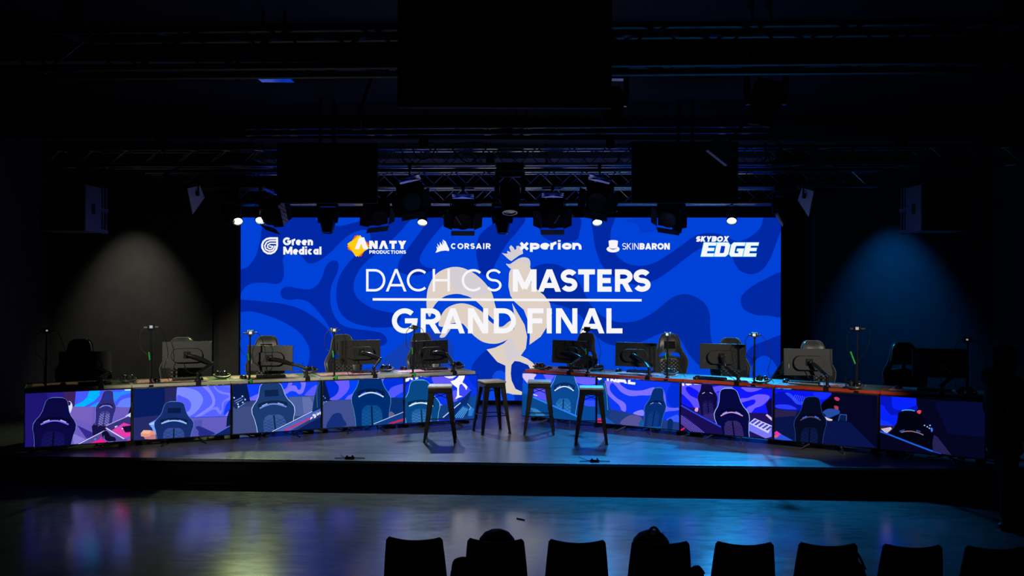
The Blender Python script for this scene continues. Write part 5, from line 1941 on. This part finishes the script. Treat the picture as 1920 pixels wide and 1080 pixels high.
def par(label, px, py, tr, aim, color, power, lens, lit=True, angle=58):
    Y = tr['Y'] + LYAW * P(px, py, tr['Y']).x
    c = P(px, py, Y)
    d = Vector(aim).normalized()
    t = thing('par_lamp', label, 'stage lamp', c, 0, 'small round lamps over the stage')
    R = d.to_track_quat('Z', 'Y').to_matrix()
    b = MB()
    b.lathe([(.0, -.20), (.045, -.20), (.062, -.17), (.068, -.05), (.078, -.03), (.078, .006), (.070, .006), (.070, -.02), (.0, -.02)], (0, 0, 0), 20, 0, R)
    b.build('housing', 'black', t)
    b = MB()
    b.lathe([(.0, -.012), (.030, -.010), (.069, -.016), (.069, -.02), (0, -.02)], (0, 0, 0), 20, 0, R)
    b.build('lens', emat('lamp_lens_lit', lin(lens), 6.0) if lit else 'glass', t)
    if lit:
        rim = MB().tube([R @ Vector((.074 * math.cos(2 * PI * k / 20), .074 * math.sin(2 * PI * k / 20), .008)) for k in range(20)], .005, 5, closed=True)
        rim.build('lens_rim', 'silver', t)
    bk = R @ Vector((0, 0, -.10))
    y = MB()
    for s in (-1, 1):
        y.tube([bk + Vector((s * .085, 0, 0)), bk + Vector((s * .085, 0, .16)), bk + Vector((0, 0, .18))], .008, 5)
    y.build('yoke', 'matte', t)
    b = MB()
    hook(b, chord(tr, c.x) - c, bk + Vector((0, 0, .18)))
    b.build('hook_clamp', 'matte', t)
    if lit:
        spot('par_beam', c + d * .03, c + d * 4, color, power, angle, 1.0, .07)


WARM, CYAN = (0.80, 1.0, 0.34), (0.012, 0.36, 0.95)
par('leftmost lit lamp turned inwards, at the top left corner of the screen', 446, 415, TR2, (.3, -.68, -.66), WARM, 130, (255, 250, 215))
par('lit warm lamp second from the left, above the screen corner', 488, 413, TR2, (.15, -.68, -.70), WARM, 280, (255, 250, 225))
par('lit warm lamp above the orange square mark', 792, 417, TR2, (0, -.66, -.74), (.55, .72, 1.0), 560, (235, 245, 205))
par('lit cyan lamp above the top hat mark', 1120, 417, TR2, (0, -.66, -.74), CYAN, 1150, (190, 245, 255))
par('brightest cyan lamp above the slanted block lettering', 1372, 414, TR2, (-.16, -.68, -.72), CYAN, 2300, (225, 250, 255))
par('unlit lamp with pale rim right of the raised lamp box', 1148, 396, TR2, (0, -.2, -.95), WARM, 0, (0, 0, 0), lit=False)


def moving_head(label, px, py, tr, k=1.0, aim=(0, -.12, -1), beam=None):
    Y = tr['Y'] + LYAW * P(px, py, tr['Y']).x
    c = P(px, py, Y)                   # lens end
    t = thing('moving_head', label, 'stage lamp', c, 0, 'moving head lamps over the stage')
    d = Vector(aim).normalized()
    R = d.to_track_quat('Z', 'Y').to_matrix()
    b = MB()
    b.lathe([(0, -.34 * k), (.09 * k, -.34 * k), (.115 * k, -.30 * k), (.12 * k, -.16 * k), (.085 * k, -.02 * k), (.085 * k, 0), (.07 * k, .0), (.07 * k, -.02 * k), (0, -.02 * k)], (0, 0, 0), 20, 0, R)
    b.build('head', 'gloss', t)
    MB().lathe([(0, -.006), (.069 * k, -.012), (.069 * k, -.02 * k), (0, -.02 * k)], (0, 0, 0), 20, 0, R).build('lens', 'glass', t)
    if beam:
        spot('head_beam', c + d * .03, c + Vector(beam[0]), beam[1], beam[2], 56, 1.0, .06)
    piv = R @ Vector((0, 0, -.20 * k))
    b = MB()
    for s in (-1, 1):
        b.tube([piv + Vector((s * .135 * k, 0, -.04 * k)), piv + Vector((s * .145 * k, 0, .06 * k)), piv + Vector((s * .145 * k, 0, .22 * k))], [.018 * k, .026 * k, .026 * k], 8)
    b.box(piv + Vector((0, 0, .235 * k)), (.33 * k, .11 * k, .05 * k))
    b.build('yoke', 'gloss', t)
    MB().box(piv + Vector((0, 0, .31 * k)), (.30 * k, .20 * k, .10 * k)).build('base', 'black', t, bevel=.012)
    top = chord(tr, c.x) - c
    b = MB()
    for s in (-.08, .08):
        b.tube([piv + Vector((s, 0, .34 * k)), Vector((top.x + s, top.y, top.z - .01))], .012, 6)
        b.box((top.x + s, top.y, top.z - .02), (.04, .07, .07))
    b.build('hook_clamp', 'matte', t)


moving_head('moving head lamp over the green medical lettering, left of the screen centre'.replace('green medical lettering', 'first white lettering'), 614, 437, TR2)
moving_head('moving head lamp hanging near the screen centre, under the larger one', 942, 438, TR2)
moving_head('moving head lamp behind the star shaped barn doors, right', 1270, 437, TR3, .82)
moving_head('larger moving head lamp with blue rim light at the centre', 956, 399, TR1, 1.3, (0, -.3, -1))
moving_head('moving head lamp with bright blue rim at the screen top right corner', 1478, 422, TR2, 1.1, (.25, -.3, -1), ((.42, -.5, -.8), CYAN, 520))
moving_head('moving head lamp left of the leftmost lit lamp', 430, 420, TR2, .9, (-.15, -.2, -1), ((-.3, -.55, -.8), WARM, 150))


def fresnel(label, px, py, tr, yaw=0, pitch=40, roll=0, k=1.0, plate=None, handle=True, side_leaf=0):
    Y = tr['Y'] + LYAW * P(px, py, tr['Y']).x
    c = P(px, py, Y)
    t = thing('fresnel_lamp', label, 'stage lamp', c, 0, 'barn door lamps over the stage')
    R = Matrix.Rotation(math.radians(yaw), 3, 'Z') @ Matrix.Rotation(math.radians(pitch), 3, 'X') @ Matrix.Rotation(math.radians(roll), 3, 'Y')
    w = .34 * k
    q = lambda x, y, z: R @ Vector((x * k, y * k, z * k))
    b = MB()
    b.box(q(0, .0, 0), (w, .32 * k, w * .95), R=R)
    b.cyl(q(0, -.16, 0), q(0, -.19, 0), .16 * k, n=20)
    b.box(q(0, .18, 0), (w * .8, .06 * k, w * .7), R=R)
    b.build('housing', 'matte', t, bevel=.012)
    MB().cyl(q(0, -.19, 0), q(0, -.195, 0), .14 * k, n=20).build('lens', 'glass', t)
    for nm, cx, cz, sx, sz, ax, an in (('barn_door', 0, -.17, .36, .16, 'X', 28), ('barn_door', 0, .17, .36, .12, 'X', -38), ('barn_door', -.17, 0, .15, .30, 'Z', -35), ('barn_door', .17, 0, .15, .30, 'Z', 35)):
        L = Matrix.Rotation(math.radians(an), 3, ax)
        off = Vector((math.copysign(sx / 2, cx) if cx else 0, 0, math.copysign(sz / 2, cz) if cz else 0))
        m = Vector((cx, -.20, cz)) + L @ off
        MB().box(R @ (m * k), (sx * k, .005, sz * k), R=R @ L).build(nm, 'matte', t)
    y = MB()
    for s in (-1, 1):
        y.tube([q(s * .19, .02, 0), q(s * .19, .02, 0) + Vector((0, 0, .24 * k)), q(0, .02, 0) + Vector((0, 0, .27 * k))], .010, 6)
    y.build('yoke', 'matte', t)
    if handle:
        MB().box(q(0, .02, 0) + Vector((0, 0, .27 * k)), (.33 * k, .26, .014), R=Matrix.Rotation(math.radians(roll * 1.1), 3, 'Y') @ Matrix.Rotation(math.radians(-9), 3, 'X')).build('yoke_plate', 'handle', t)
    b = MB()
    hook(b, chord(tr, c.x) - c, q(0, .02, 0) + Vector((0, 0, .27 * k)))
    b.build('hook_clamp', 'matte', t)
    if side_leaf:  # barn door leaves: the light falling on them is put into the white colour
        b = MB()
        b.T = Matrix.Translation(q(side_leaf * .24, -.02, .06)) @ Matrix.Rotation(math.radians(-side_leaf * 38), 4, 'Y')
        b.box((0, 0, -.05), (.035, .02, .15))
        b.build('lit_leaf', 'white', t)
        b = MB()
        b.T = Matrix.Translation(q(side_leaf * .10, -.20, .08)) @ Matrix.Rotation(math.radians(side_leaf * 32), 4, 'Y')
        b.box((0, 0, -.05), (.016, .02, .15))
        b.T = None
        b.build('lit_leaf', 'white', t)
    if plate:
        MB().box(q(.185, .0, 0), (.012, .12 * k, .34 * k), R=R).build('vent_plate', 'perf', t)
    return t


fresnel('barn door lamp above the white sail mark', 868, 402, TR2, 4, 40, 0, 1.0, side_leaf=-1)
fresnel('barn door lamp above the word starting with x', 1036, 400, TR2, -4, 40, 0, 1.0, side_leaf=1)
fresnel('raised barn door lamp with slanted pale handle, left of centre', 768, 370, TR1, 18, 25, -12, .95)
fresnel('raised barn door lamp with slanted pale handle, right of centre', 1124, 370, TR1, -18, 25, 12, .95)
fresnel('barn door lamp with one leaf pointing right, under the left hanging screen', 704, 397, TR2, 30, 35, -10, .95, handle=False)
fresnel('barn door lamp with star shaped leaves, under the right hanging screen', 1258, 400, TR2, -30, 35, 12, .95, handle=False)
fresnel('tilted lamp with pale perforated side plate, left screen corner', 516, 396, TR2, -42, 26, 16, 1.0, plate=True)
# lamp hung at an angle in front of the right hanging screen
Y = 10.6
c = P(1353, 284, Y)
t = thing('panel_lamp', 'tilted grey box lamp hanging in front of the right hanging screen', 'stage lamp', c, 0)
R = Matrix.Rotation(math.radians(38), 3, 'Y')
MB().box((0, 0, 0), (.30, .12, .20), R=R).build('housing', 'speaker', t, bevel=.01)
b = MB()
b.tube([R @ Vector((.0, 0, .10)), R @ Vector((.0, 0, .22)), P(1395, 232, Y) - c, P(1425, 140, Y) - c, Vector((P(1425, 140, Y).x - c.x, 0, ZC - c.z))], .014, 6)
b.build('bracket', 'matte', t)
# slanting brace pole and white ceiling unit near the top left
p0, p1 = P(699, 138, 9.0), P(668, 228, 9.0)
k = (ZC - p1.z) / (p0.z - p1.z)
t = thing('brace_pole', 'thin slanting pole below the ceiling, left of the big centre box', 'pole', p1, 0)
b = MB().tube([(0, 0, 0), (p0 - p1) * k], .018, 8)
b.build('pole', 'matte', t)
MB().box((0, 0, -.03), (.10, .08, .10)).build('clamp', 'matte', t)
Y = 8.2
c = P(513, 147, Y)
t = thing('ceiling_unit', 'pale blue lit box hanging under the ceiling at upper left', 'ceiling unit', c, 0)
R = Matrix.Rotation(0, 3, 'X')
b = MB()
hw = 31 * Y / FPX
b.prism([(-hw, -.16), (hw * .70, -.16), (hw, .02), (hw, .16), (-hw, .16)], lambda u, v: R @ Vector((u, v, 0)), lambda u, v: R @ Vector((u, v, .09)))
b.build('cover', pmat('polished_duct_metal', (0.80, 0.82, 0.85), 0.16, 1.0, noise=0.08), t, smooth=False)
MB().tube([(-.1, 0, .05), (-.1, 0, ZC - c.z)], .012, 6).tube([(.1, 0, .05), (.1, 0, ZC - c.z)], .012, 6).build('hanger', 'matte', t)

# two lamps hanging in the dark under the ceiling, right of the big centre box
moving_head('dark moving head lamp hanging under the ceiling at upper right', 1424, 236, dict(Y=8.0, zb=ZC), 1.15, (-.2, .2, -1))
moving_head('dark lamp hanging just right of the large top centre screen', 1148, 232, dict(Y=8.6, zb=ZC), 1.0, (.1, .2, -1))
# cables looped over the widest truss
for px, w, dp, lab in ((795, .34, .20, 'black cable loop on the widest truss, left of centre'), (880, .5, .26, 'black cable loop on the widest truss, near the centre'),
                       (1205, .45, .16, 'black cable bundle over the right hanging screen'), (1440, .22, .30, 'black cable loop hanging right of the right hanging screen')):
    x = P(px, 300, 13.0).x
    o = MB()
    o.tube(catmull([(-w / 2, -.03, .27), (-w / 3, -.06, .12), (0, -.07, .27 - dp), (w / 3, -.06, .14), (w / 2, -.03, .27), (w * .2, -.05, .31), (-w * .2, -.05, .30)], True, 6), .010, 6, closed=True)
    o = o.build('rig_cable', 'rubber')
    o.location = (x, TR1['Y'] + LYAW * x, TR1['zb'])
    tag(o, lab, 'cable', 'cables on the trusses')

# wide flat duct over the big screen
t = thing('ventilation_duct', 'wide pale duct under the ceiling above the big screen, seen through the trusses', 'duct', (0, 14.82, 4.26), math.atan(LYAW))
MB().box((0, 0, .15), (8.3, .95, .30)).build('duct_body', pmat('galvanised_duct', (.42, .42, .45), .45, .4, noise=.15, nscale=3), t, bevel=.01)
for k in range(8):
    MB().box((-4.0 + k * 1.14, 0, .15), (.035, .99, .34)).build('duct_flange', 'truss', t)
b = MB()
for xx in (-3.2, 0, 3.2):
    b.box((xx, 0, (.30 + ZC - 4.26) / 2), (.04, .6, ZC - 4.26 - .30))
b.build('duct_hanger', 'matte', t)

# ================================================================= AUDIENCE CHAIRS
def make_seat():
    t = thing('audience_chair', '', 'chair')
    b = MB()
    rows = []
    n = 13
    zs = [.40, .50, .60, .70, .78, .815, .83]
    hw = [.188, .184, .177, .169, .161, .157, .143]
    for sd in (0, 1):
        for z, w in zip(zs, hw):
            for k in range(n):
                u = -1 + 2 * k / (n - 1)
                zz = z - (.010 * (1 - u * u) if z > .75 else 0) * (z - .75) / .08 + (0.0)
                y = -.20 - (z - .40) * .20 - .035 * (1 - u * u) + (.018 if sd else 0)
                rows.append((u * w, y, zz))
    R = len(zs)
    g = lambda sd, r, c: sd * R * n + r * n + c
    fs = []
    for r in range(R - 1):
        for c in range(n - 1):
            fs.append((g(0, r, c), g(0, r, c + 1), g(0, r + 1, c + 1), g(0, r + 1, c)))
            fs.append((g(1, r, c), g(1, r + 1, c), g(1, r + 1, c + 1), g(1, r, c + 1)))
        for c in (0, n - 1):
            fs.append((g(0, r, c), g(0, r + 1, c), g(1, r + 1, c), g(1, r, c)))
    for c in range(n - 1):
        for r in (0, R - 1):
            fs.append((g(0, r, c), g(0, r, c + 1), g(1, r, c + 1), g(1, r, c)))
    b.add(rows, fs)
    b.build('backrest', 'matte', t)
    MB().box((0, .0, .435), (.40, .42, .03)).build('seat', 'matte', t, bevel=.014)
    for sx in (-1, 1):
        MB().tube([(sx * .17, .17, .42), (sx * .19, .21, .0)], .012, 8).build('leg', 'steel', t)
        MB().tube([(sx * .17, -.17, .42), (sx * .19, -.24, .0)], .012, 8).build('leg', 'steel', t)
        MB().tube([(sx * .17, .17, .42), (sx * .17, -.17, .42), (sx * .15, -.245, .60)], .012, 8).build('side_frame', 'steel', t)
    return t


ac = [(781, 1010), (934, 1013), (1087, 1015), (1244, 1017), (1402, 1019), (1559, 1021), (1718, 1024), (1874, 1027)]
notes = ['leftmost chair back of the dark audience row', 'second audience chair from left, with a bag handle showing above it', 'third audience chair from left, bare concave back', 'fourth audience chair from left, behind a round topped backpack',
         'fifth audience chair from left, a small bag at its left edge', 'sixth audience chair from left, a strap at its right edge', 'seventh audience chair, almost lost in the dark at right', 'last dark audience chair at the lower right corner']
a0 = make_seat()
ACP = []
for i, (cx, ty) in enumerate(ac):
    g = G(cx, ty, .825)
    loc = (g.x, g.y + .29, 0)
    ACP.append(Vector(loc))
    if i == 0:
        a0.location = loc
        a0.rotation_euler = (0, 0, -.05)
        a0['label'] = notes[0]
        a0['group'] = 'audience chairs in the front row'
    else:
        dup(a0, loc, -.05, notes[i], 'audience chairs in the front row')


def backpack(label, loc, w, h, d, rz=0, arch=.05):
    t = thing('backpack', label, 'bag', loc, rz, 'bags on the audience chairs')
    b = MB()
    prof = [(.0, .80), (.06, .95), (.3, 1.0), (.65, .98), (.85, .86), (.95, .62), (1.0, .30)]
    n = 20
    vs = []
    for z, k in prof:
        for j in range(n):
            a = 2 * PI * j / n
            c, s = math.cos(a), math.sin(a)
            e = .55
            vs.append((w / 2 * k * math.copysign(abs(c) ** e, c), d / 2 * (k * .6 + .4) * math.copysign(abs(s) ** e, s), z * h))
    fs = [(r * n + j, r * n + (j + 1) % n, (r + 1) * n + (j + 1) % n, (r + 1) * n + j) for r in range(len(prof) - 1) for j in range(n)]
    fs += [tuple(range(n)), tuple((len(prof) - 1) * n + j for j in range(n))]
    b.add(vs, fs)
    b.build('main_bag', 'nylon', t)
    MB().box((0, d / 2 + .015, h * .32), (w * .7, .05, h * .42)).build('front_pocket', 'nylon', t, bevel=.02, seg=3)
    MB().tube([(x * w, -.02, h * .97 + arch * math.sin(PI * k / 8)) for k, x in [(k, -.16 + .04 * k + .06) for k in range(9)]], .008, 6).build('carry_handle', 'nylon', t)
    for s in (-1, 1):
        MB().tube(catmull([(s * w * .25, -d / 2, h * .92), (s * w * .30, -d / 2 - .03, h * .6), (s * w * .34, -d / 2 - .01, h * .15)], False, 5), .014, 6).build('shoulder_strap', 'nylon', t)
    return t


p = ACP[1]
backpack('black backpack on the second audience chair, only its crumpled top showing', (p.x - .01, p.y + .02, .452), .24, .34, .20, .1, .012)
p = ACP[3]
backpack('black round topped backpack with arched handle on the fourth audience chair', (p.x - .02, p.y + .02, .452), .24, .345, .20, -.1, .045)


def soft_bag(label, loc, w, h, d, rz=0.0, trim=None, loop=1.0):
    t = thing('shoulder_bag', label, 'bag', loc, rz, 'bags on the audience chairs')
    b = MB()
    prof = [(0, .85), (.12, 1), (.5, .96), (.8, .74), (1, .35)]
    n = 16
    vs = []
    for z, k in prof:
        for j in range(n):
            a = 2 * PI * j / n
            vs.append((w / 2 * k * math.cos(a) * (1 + .08 * math.sin(3 * a)), d / 2 * k * math.sin(a), z * h + .012 * math.sin(5 * a) * (z > .3)))
    fs = [(r * n + j, r * n + (j + 1) % n, (r + 1) * n + (j + 1) % n, (r + 1) * n + j) for r in range(len(prof) - 1) for j in range(n)]
    fs += [tuple(range(n)), tuple((len(prof) - 1) * n + j for j in range(n))]
    b.add(vs, fs)
    b.build('bag_body', 'nylon', t)
    MB().tube(catmull([(-w * .4, 0, h * .7), (-w * .3, 0, h * 1.0 * loop), (w * .1, .01, h * 1.05 * loop), (w * .4, 0, h * .8)], False, 6), .008, 6).build('strap', 'nylon', t)
    if trim:
        MB().tube([(w * .1, -d * .42, h * .75), (w * .35, -d * .3, h * .70)], .006, 5).build('zip_trim', trim, t)
    return t


q = (ACP[0] + ACP[1]) / 2
soft_bag('small black bag with olive zip between the first and second audience chairs', (q.x + .02, q.y, .452), .16, .17, .16, 0, 'yellow')
q = ACP[4]
soft_bag('small black bag at the left edge of the fifth audience chair', (q.x - .22, q.y - .02, .452), .10, .15, .16)
q = (ACP[5] + ACP[6]) / 2
soft_bag('black bag with looped strap between the sixth and seventh audience chairs', (q.x, q.y, .452), .17, .19, .16, 0, None, 1.25)

# ================================================================= PEOPLE
def fig_mesh(name, chains, balls, mat, parent, voxel=.010, smooth=4):
    b = MB()
    for ch in chains:
        for (p0, r0), (p1, r1) in zip(ch, ch[1:]):
            b.cyl(p0, p1, r0, r1, 14)
        for p_, r_ in ch:
            b.ball(p_, r_, 14)
    for c_, r_ in balls:
        b.ball(c_, r_, 18)
    o = b.build(name, mat, parent)
    rm = o.modifiers.new('remesh', 'REMESH')
    rm.mode = 'VOXEL'
    rm.voxel_size = voxel
    rm.use_smooth_shade = True
    sm = o.modifiers.new('smooth', 'SMOOTH')
    sm.factor = .5
    sm.iterations = smooth
    return o


def hand(wrist, d, side, up):
    """chains for a relaxed hand: d = pointing direction, side = towards the thumb, up = back of the hand"""
    d, side, up = Vector(d).normalized(), Vector(side).normalized(), Vector(up).normalized()
    w = Vector(wrist)
    ch = [[(w, .026), (w + d * .05, .030)]]
    for k in range(4):
        a = w + d * .045 + side * (.030 - .020 * k)
        ch.append([(w + d * .01 + side * (.014 - .010 * k), .018), (a + d * .04, .016)])
        L = (.072, .080, .075, .058)[k]
        c = a + d * .045
        m1 = c + (d * .92 - up * .38) * L * .45
        m2 = m1 + (d * .70 - up * .70) * L * .32
        m3 = m2 + (d * .40 - up * .90) * L * .25
        ch.append([(c, .0105), (m1, .0098), (m2, .009), (m3, .008)])
    tb = w + d * .02 + side * .028
    t1 = tb + (d * .6 + side * .75 - up * .2) * .040
    ch.append([(tb, .016), (t1, .012), (t1 + (d * .95 + side * .15 - up * .2) * .030, .010)])
    return ch


V = Vector
# ---- standing person at the right edge, side on, looking right
pp = P(1886, 600, 8.5)
t = thing('person', 'person in black hooded top standing at the right edge, in profile facing right', 'person', (pp.x, 8.5, 0), 0)
head = [(V((0, 0, 1.575)), (.098, .076, .108)), (V((.030, 0, 1.515)), (.072, .058, .075)), (V((.100, 0, 1.553)), (.016, .012, .020)), (V((.108, 0, 1.545)), .012),
        (V((.092, 0, 1.512)), (.014, .022, .008)), (V((.090, 0, 1.500)), (.014, .022, .007)), (V((.085, 0, 1.468)), (.020, .020, .016)), (V((.082, 0, 1.585)), (.020, .045, .014)),
        (V((0, .078, 1.560)), (.022, .012, .032)), (V((0, -.078, 1.560)), (.022, .012, .032))]
LS = {}
for s in (-1, 1):
    LS[s] = dict(sh=V((-.01, s * .175, 1.36)), el=V((-.04, s * .215, 1.08)), wr=V((.06, s * .21, .85)), hip=V((0, s * .09, .90)), kn=V((.03 * s + .01, s * .095, .49)), an=V((.02 + .06 * s, s * .10, .085)))
ch = [[(V((-.02, 0, 1.30)), .075), (V((-.008, 0, 1.42)), .056), (V((.005, 0, 1.50)), .054)], [(V((0, 0, .93)), .125), (V((.01, 0, 1.10)), .115), (V((-.01, 0, 1.28)), .125)]]
for s in (-1, 1):
    j = LS[s]
    ch += [[(V((-.01, 0, 1.34)), .08), (j['sh'], .052), (j['el'], .040), (j['wr'], .026)], [(V((0, 0, .93)), .10), (j['hip'], .085), (j['kn'], .052), (j['an'], .036)]]
    ch += hand(j['wr'], (.35, 0, -.93), (.93, 0, .35), (0, s, 0))
    ch += [[(j['an'], .036), (j['an'] + V((.07, 0, -.045)), .034), (j['an'] + V((.15, 0, -.058)), .026)]]
body = fig_mesh('body', ch, head, 'skin', t, .0085)
for s in (-1, 1):
    MB().ball((.086, s * .031, 1.575), (.012, .014, .009), 12).ball((.0955, s * .031, 1.575), .005, 8, 1).build('eye', ['white', 'black'], t)
MB().ball((.101, 0, 1.506), (.006, .022, .004), 10).build('lips', pmat('lips', (.35, .12, .10), .5, noise=.1), t)
hair = [(V((-.028, 0, 1.60)), (.108, .100, .105)), (V((-.050, 0, 1.50)), (.085, .098, .13)), (V((-.055, .03, 1.38)), (.06, .075, .13)), (V((-.055, -.03, 1.38)), (.06, .075, .13)), (V((.045, 0, 1.652)), (.055, .072, .035)),
        (V((-.01, .07, 1.49)), (.055, .028, .12)), (V((-.01, -.07, 1.49)), (.055, .028, .12))]
fig_mesh('hair', [], hair, 'hair', t, .010, 3)
ch = [[(V((0, 0, .80)), .18), (V((.02, 0, 1.02)), .185), (V((.0, 0, 1.24)), .18), (V((-.015, 0, 1.36)), .115)], [(V((-.13, -.07, 1.42)), .065), (V((-.16, 0, 1.40)), .075), (V((-.13, .07, 1.42)), .065)]]
for s in (-1, 1):
    j = LS[s]
    ch += [[(V((-.01, 0, 1.32)), .11), (j['sh'], .075), (j['el'], .060), (j['wr'] + V((-.008, 0, .03)), .043)], [(V((0, s * .08, .84)), .12), (V((0, s * .07, 1.0)), .12), (V((0, s * .08, 1.28)), .11)]]
fig_mesh('hooded_top', ch, [], 'hoodie', t, .013)
ch = []
for s in (-1, 1):
    j = LS[s]
    ch += [[(V((0, 0, .92)), .12), (j['hip'], .105), (j['kn'], .068), (j['an'] + V((0, 0, .02)), .055)]]
fig_mesh('trousers', ch, [], 'trousers', t, .013)
for s in (-1, 1):
    a = LS[s]['an']
    b = MB()
    b.ball(a + V((.055, 0, -.045)), (.135, .048, .040), 16)
    b.ball(a + V((.0, 0, -.02)), (.055, .046, .060), 14)
    b.box(a + V((.055, 0, -.075)), (.26, .085, .02))
    b.build('shoe', 'black', t)

# ---- crouching person behind the desks
Yp = 13.05
t = thing('person', 'person crouching behind the desks in dark top with olive print, half hidden', 'person', (3.98, Yp, ST), 0)
head = [(V((.30, 0, 1.02)), (.088, .076, .105)), (V((.345, 0, .975)), (.058, .056, .07)), (V((.405, 0, .995)), (.018, .012, .018)), (V((.392, 0, .955)), (.012, .022, .007)), (V((.37, 0, 1.02)), (.02, .045, .014)), (V((.29, .078, 1.0)), (.02, .012, .03)), (V((.29, -.078, 1.0)), (.02, .012, .03))]
J = {}
for s in (-1, 1):
    J[s] = dict(sh=V((.10, s * .18, .90)), el=V((.30, s * .23, .62)), wr=V((.50, s * .14, .50)), hip=V((-.20, s * .10, .33)), kn=V((.20, s * .16, .47)), an=V((-.08, s * .13, .09)))
ch = [[(V((-.20, 0, .36)), .13), (V((-.08, 0, .58)), .125), (V((.06, 0, .80)), .13), (V((.12, 0, .90)), .09), (V((.20, 0, .96)), .055), (V((.27, 0, .99)), .054)]]
for s in (-1, 1):
    j = J[s]
    ch += [[(V((.06, 0, .84)), .09), (j['sh'], .055), (j['el'], .043), (j['wr'], .028)], [(V((-.20, 0, .36)), .11), (j['hip'], .10), (j['kn'], .060), (j['an'], .042)]]
    ch += hand(j['wr'], (.8, -s * .2, -.5), (0, -s, 0), (.5, 0, .8))
    ch += [[(j['an'], .040), (j['an'] + V((.08, 0, -.045)), .036), (j['an'] + V((.16, 0, -.058)), .028)]]
fig_mesh('body', ch, head, 'skin', t, .0085)
for s in (-1, 1):
    MB().ball((.378, s * .031, 1.008), (.011, .013, .009), 12).ball((.387, s * .031, 1.007), .005, 8, 1).build('eye', ['white', 'black'], t)
fig_mesh('hair', [], [(V((.268, 0, 1.055)), (.098, .088, .088)), (V((.235, 0, 1.0)), (.065, .086, .085)), (V((.33, .03, 1.10)), .045), (V((.32, -.04, 1.105)), .04), (V((.26, .05, 1.11)), .045), (V((.24, -.04, 1.11)), .045)], 'hair', t, .010, 2)
ch = [[(V((-.22, 0, .40)), .155), (V((-.09, 0, .60)), .165), (V((.05, 0, .80)), .165), (V((.11, 0, .88)), .12)]]
for s in (-1, 1):
    j = J[s]
    ch += [[(V((.06, 0, .84)), .13), (j['sh'], .078), (j['sh'].lerp(j['el'], .65), .064)], [(V((-.2, s * .06, .42)), .13), (V((.05, s * .08, .80)), .13)]]
fig_mesh('shirt', ch, [], 'camo', t, .013)
ch = []
for s in (-1, 1):
    j = J[s]
    ch += [[(V((-.20, 0, .36)), .135), (j['hip'], .118), (j['kn'], .078), (j['an'] + V((.01, 0, .03)), .058)]]
fig_mesh('jeans', ch, [], 'jeans', t, .013)
for s in (-1, 1):
    a = J[s]['an']
    b = MB()
    b.ball(a + V((.055, 0, -.045)), (.135, .048, .040), 16)
    b.ball(a + V((0, 0, -.02)), (.055, .046, .055), 14)
    b.box(a + V((.055, 0, -.078)), (.26, .085, .02))
    b.build('shoe', 'shoe', t)
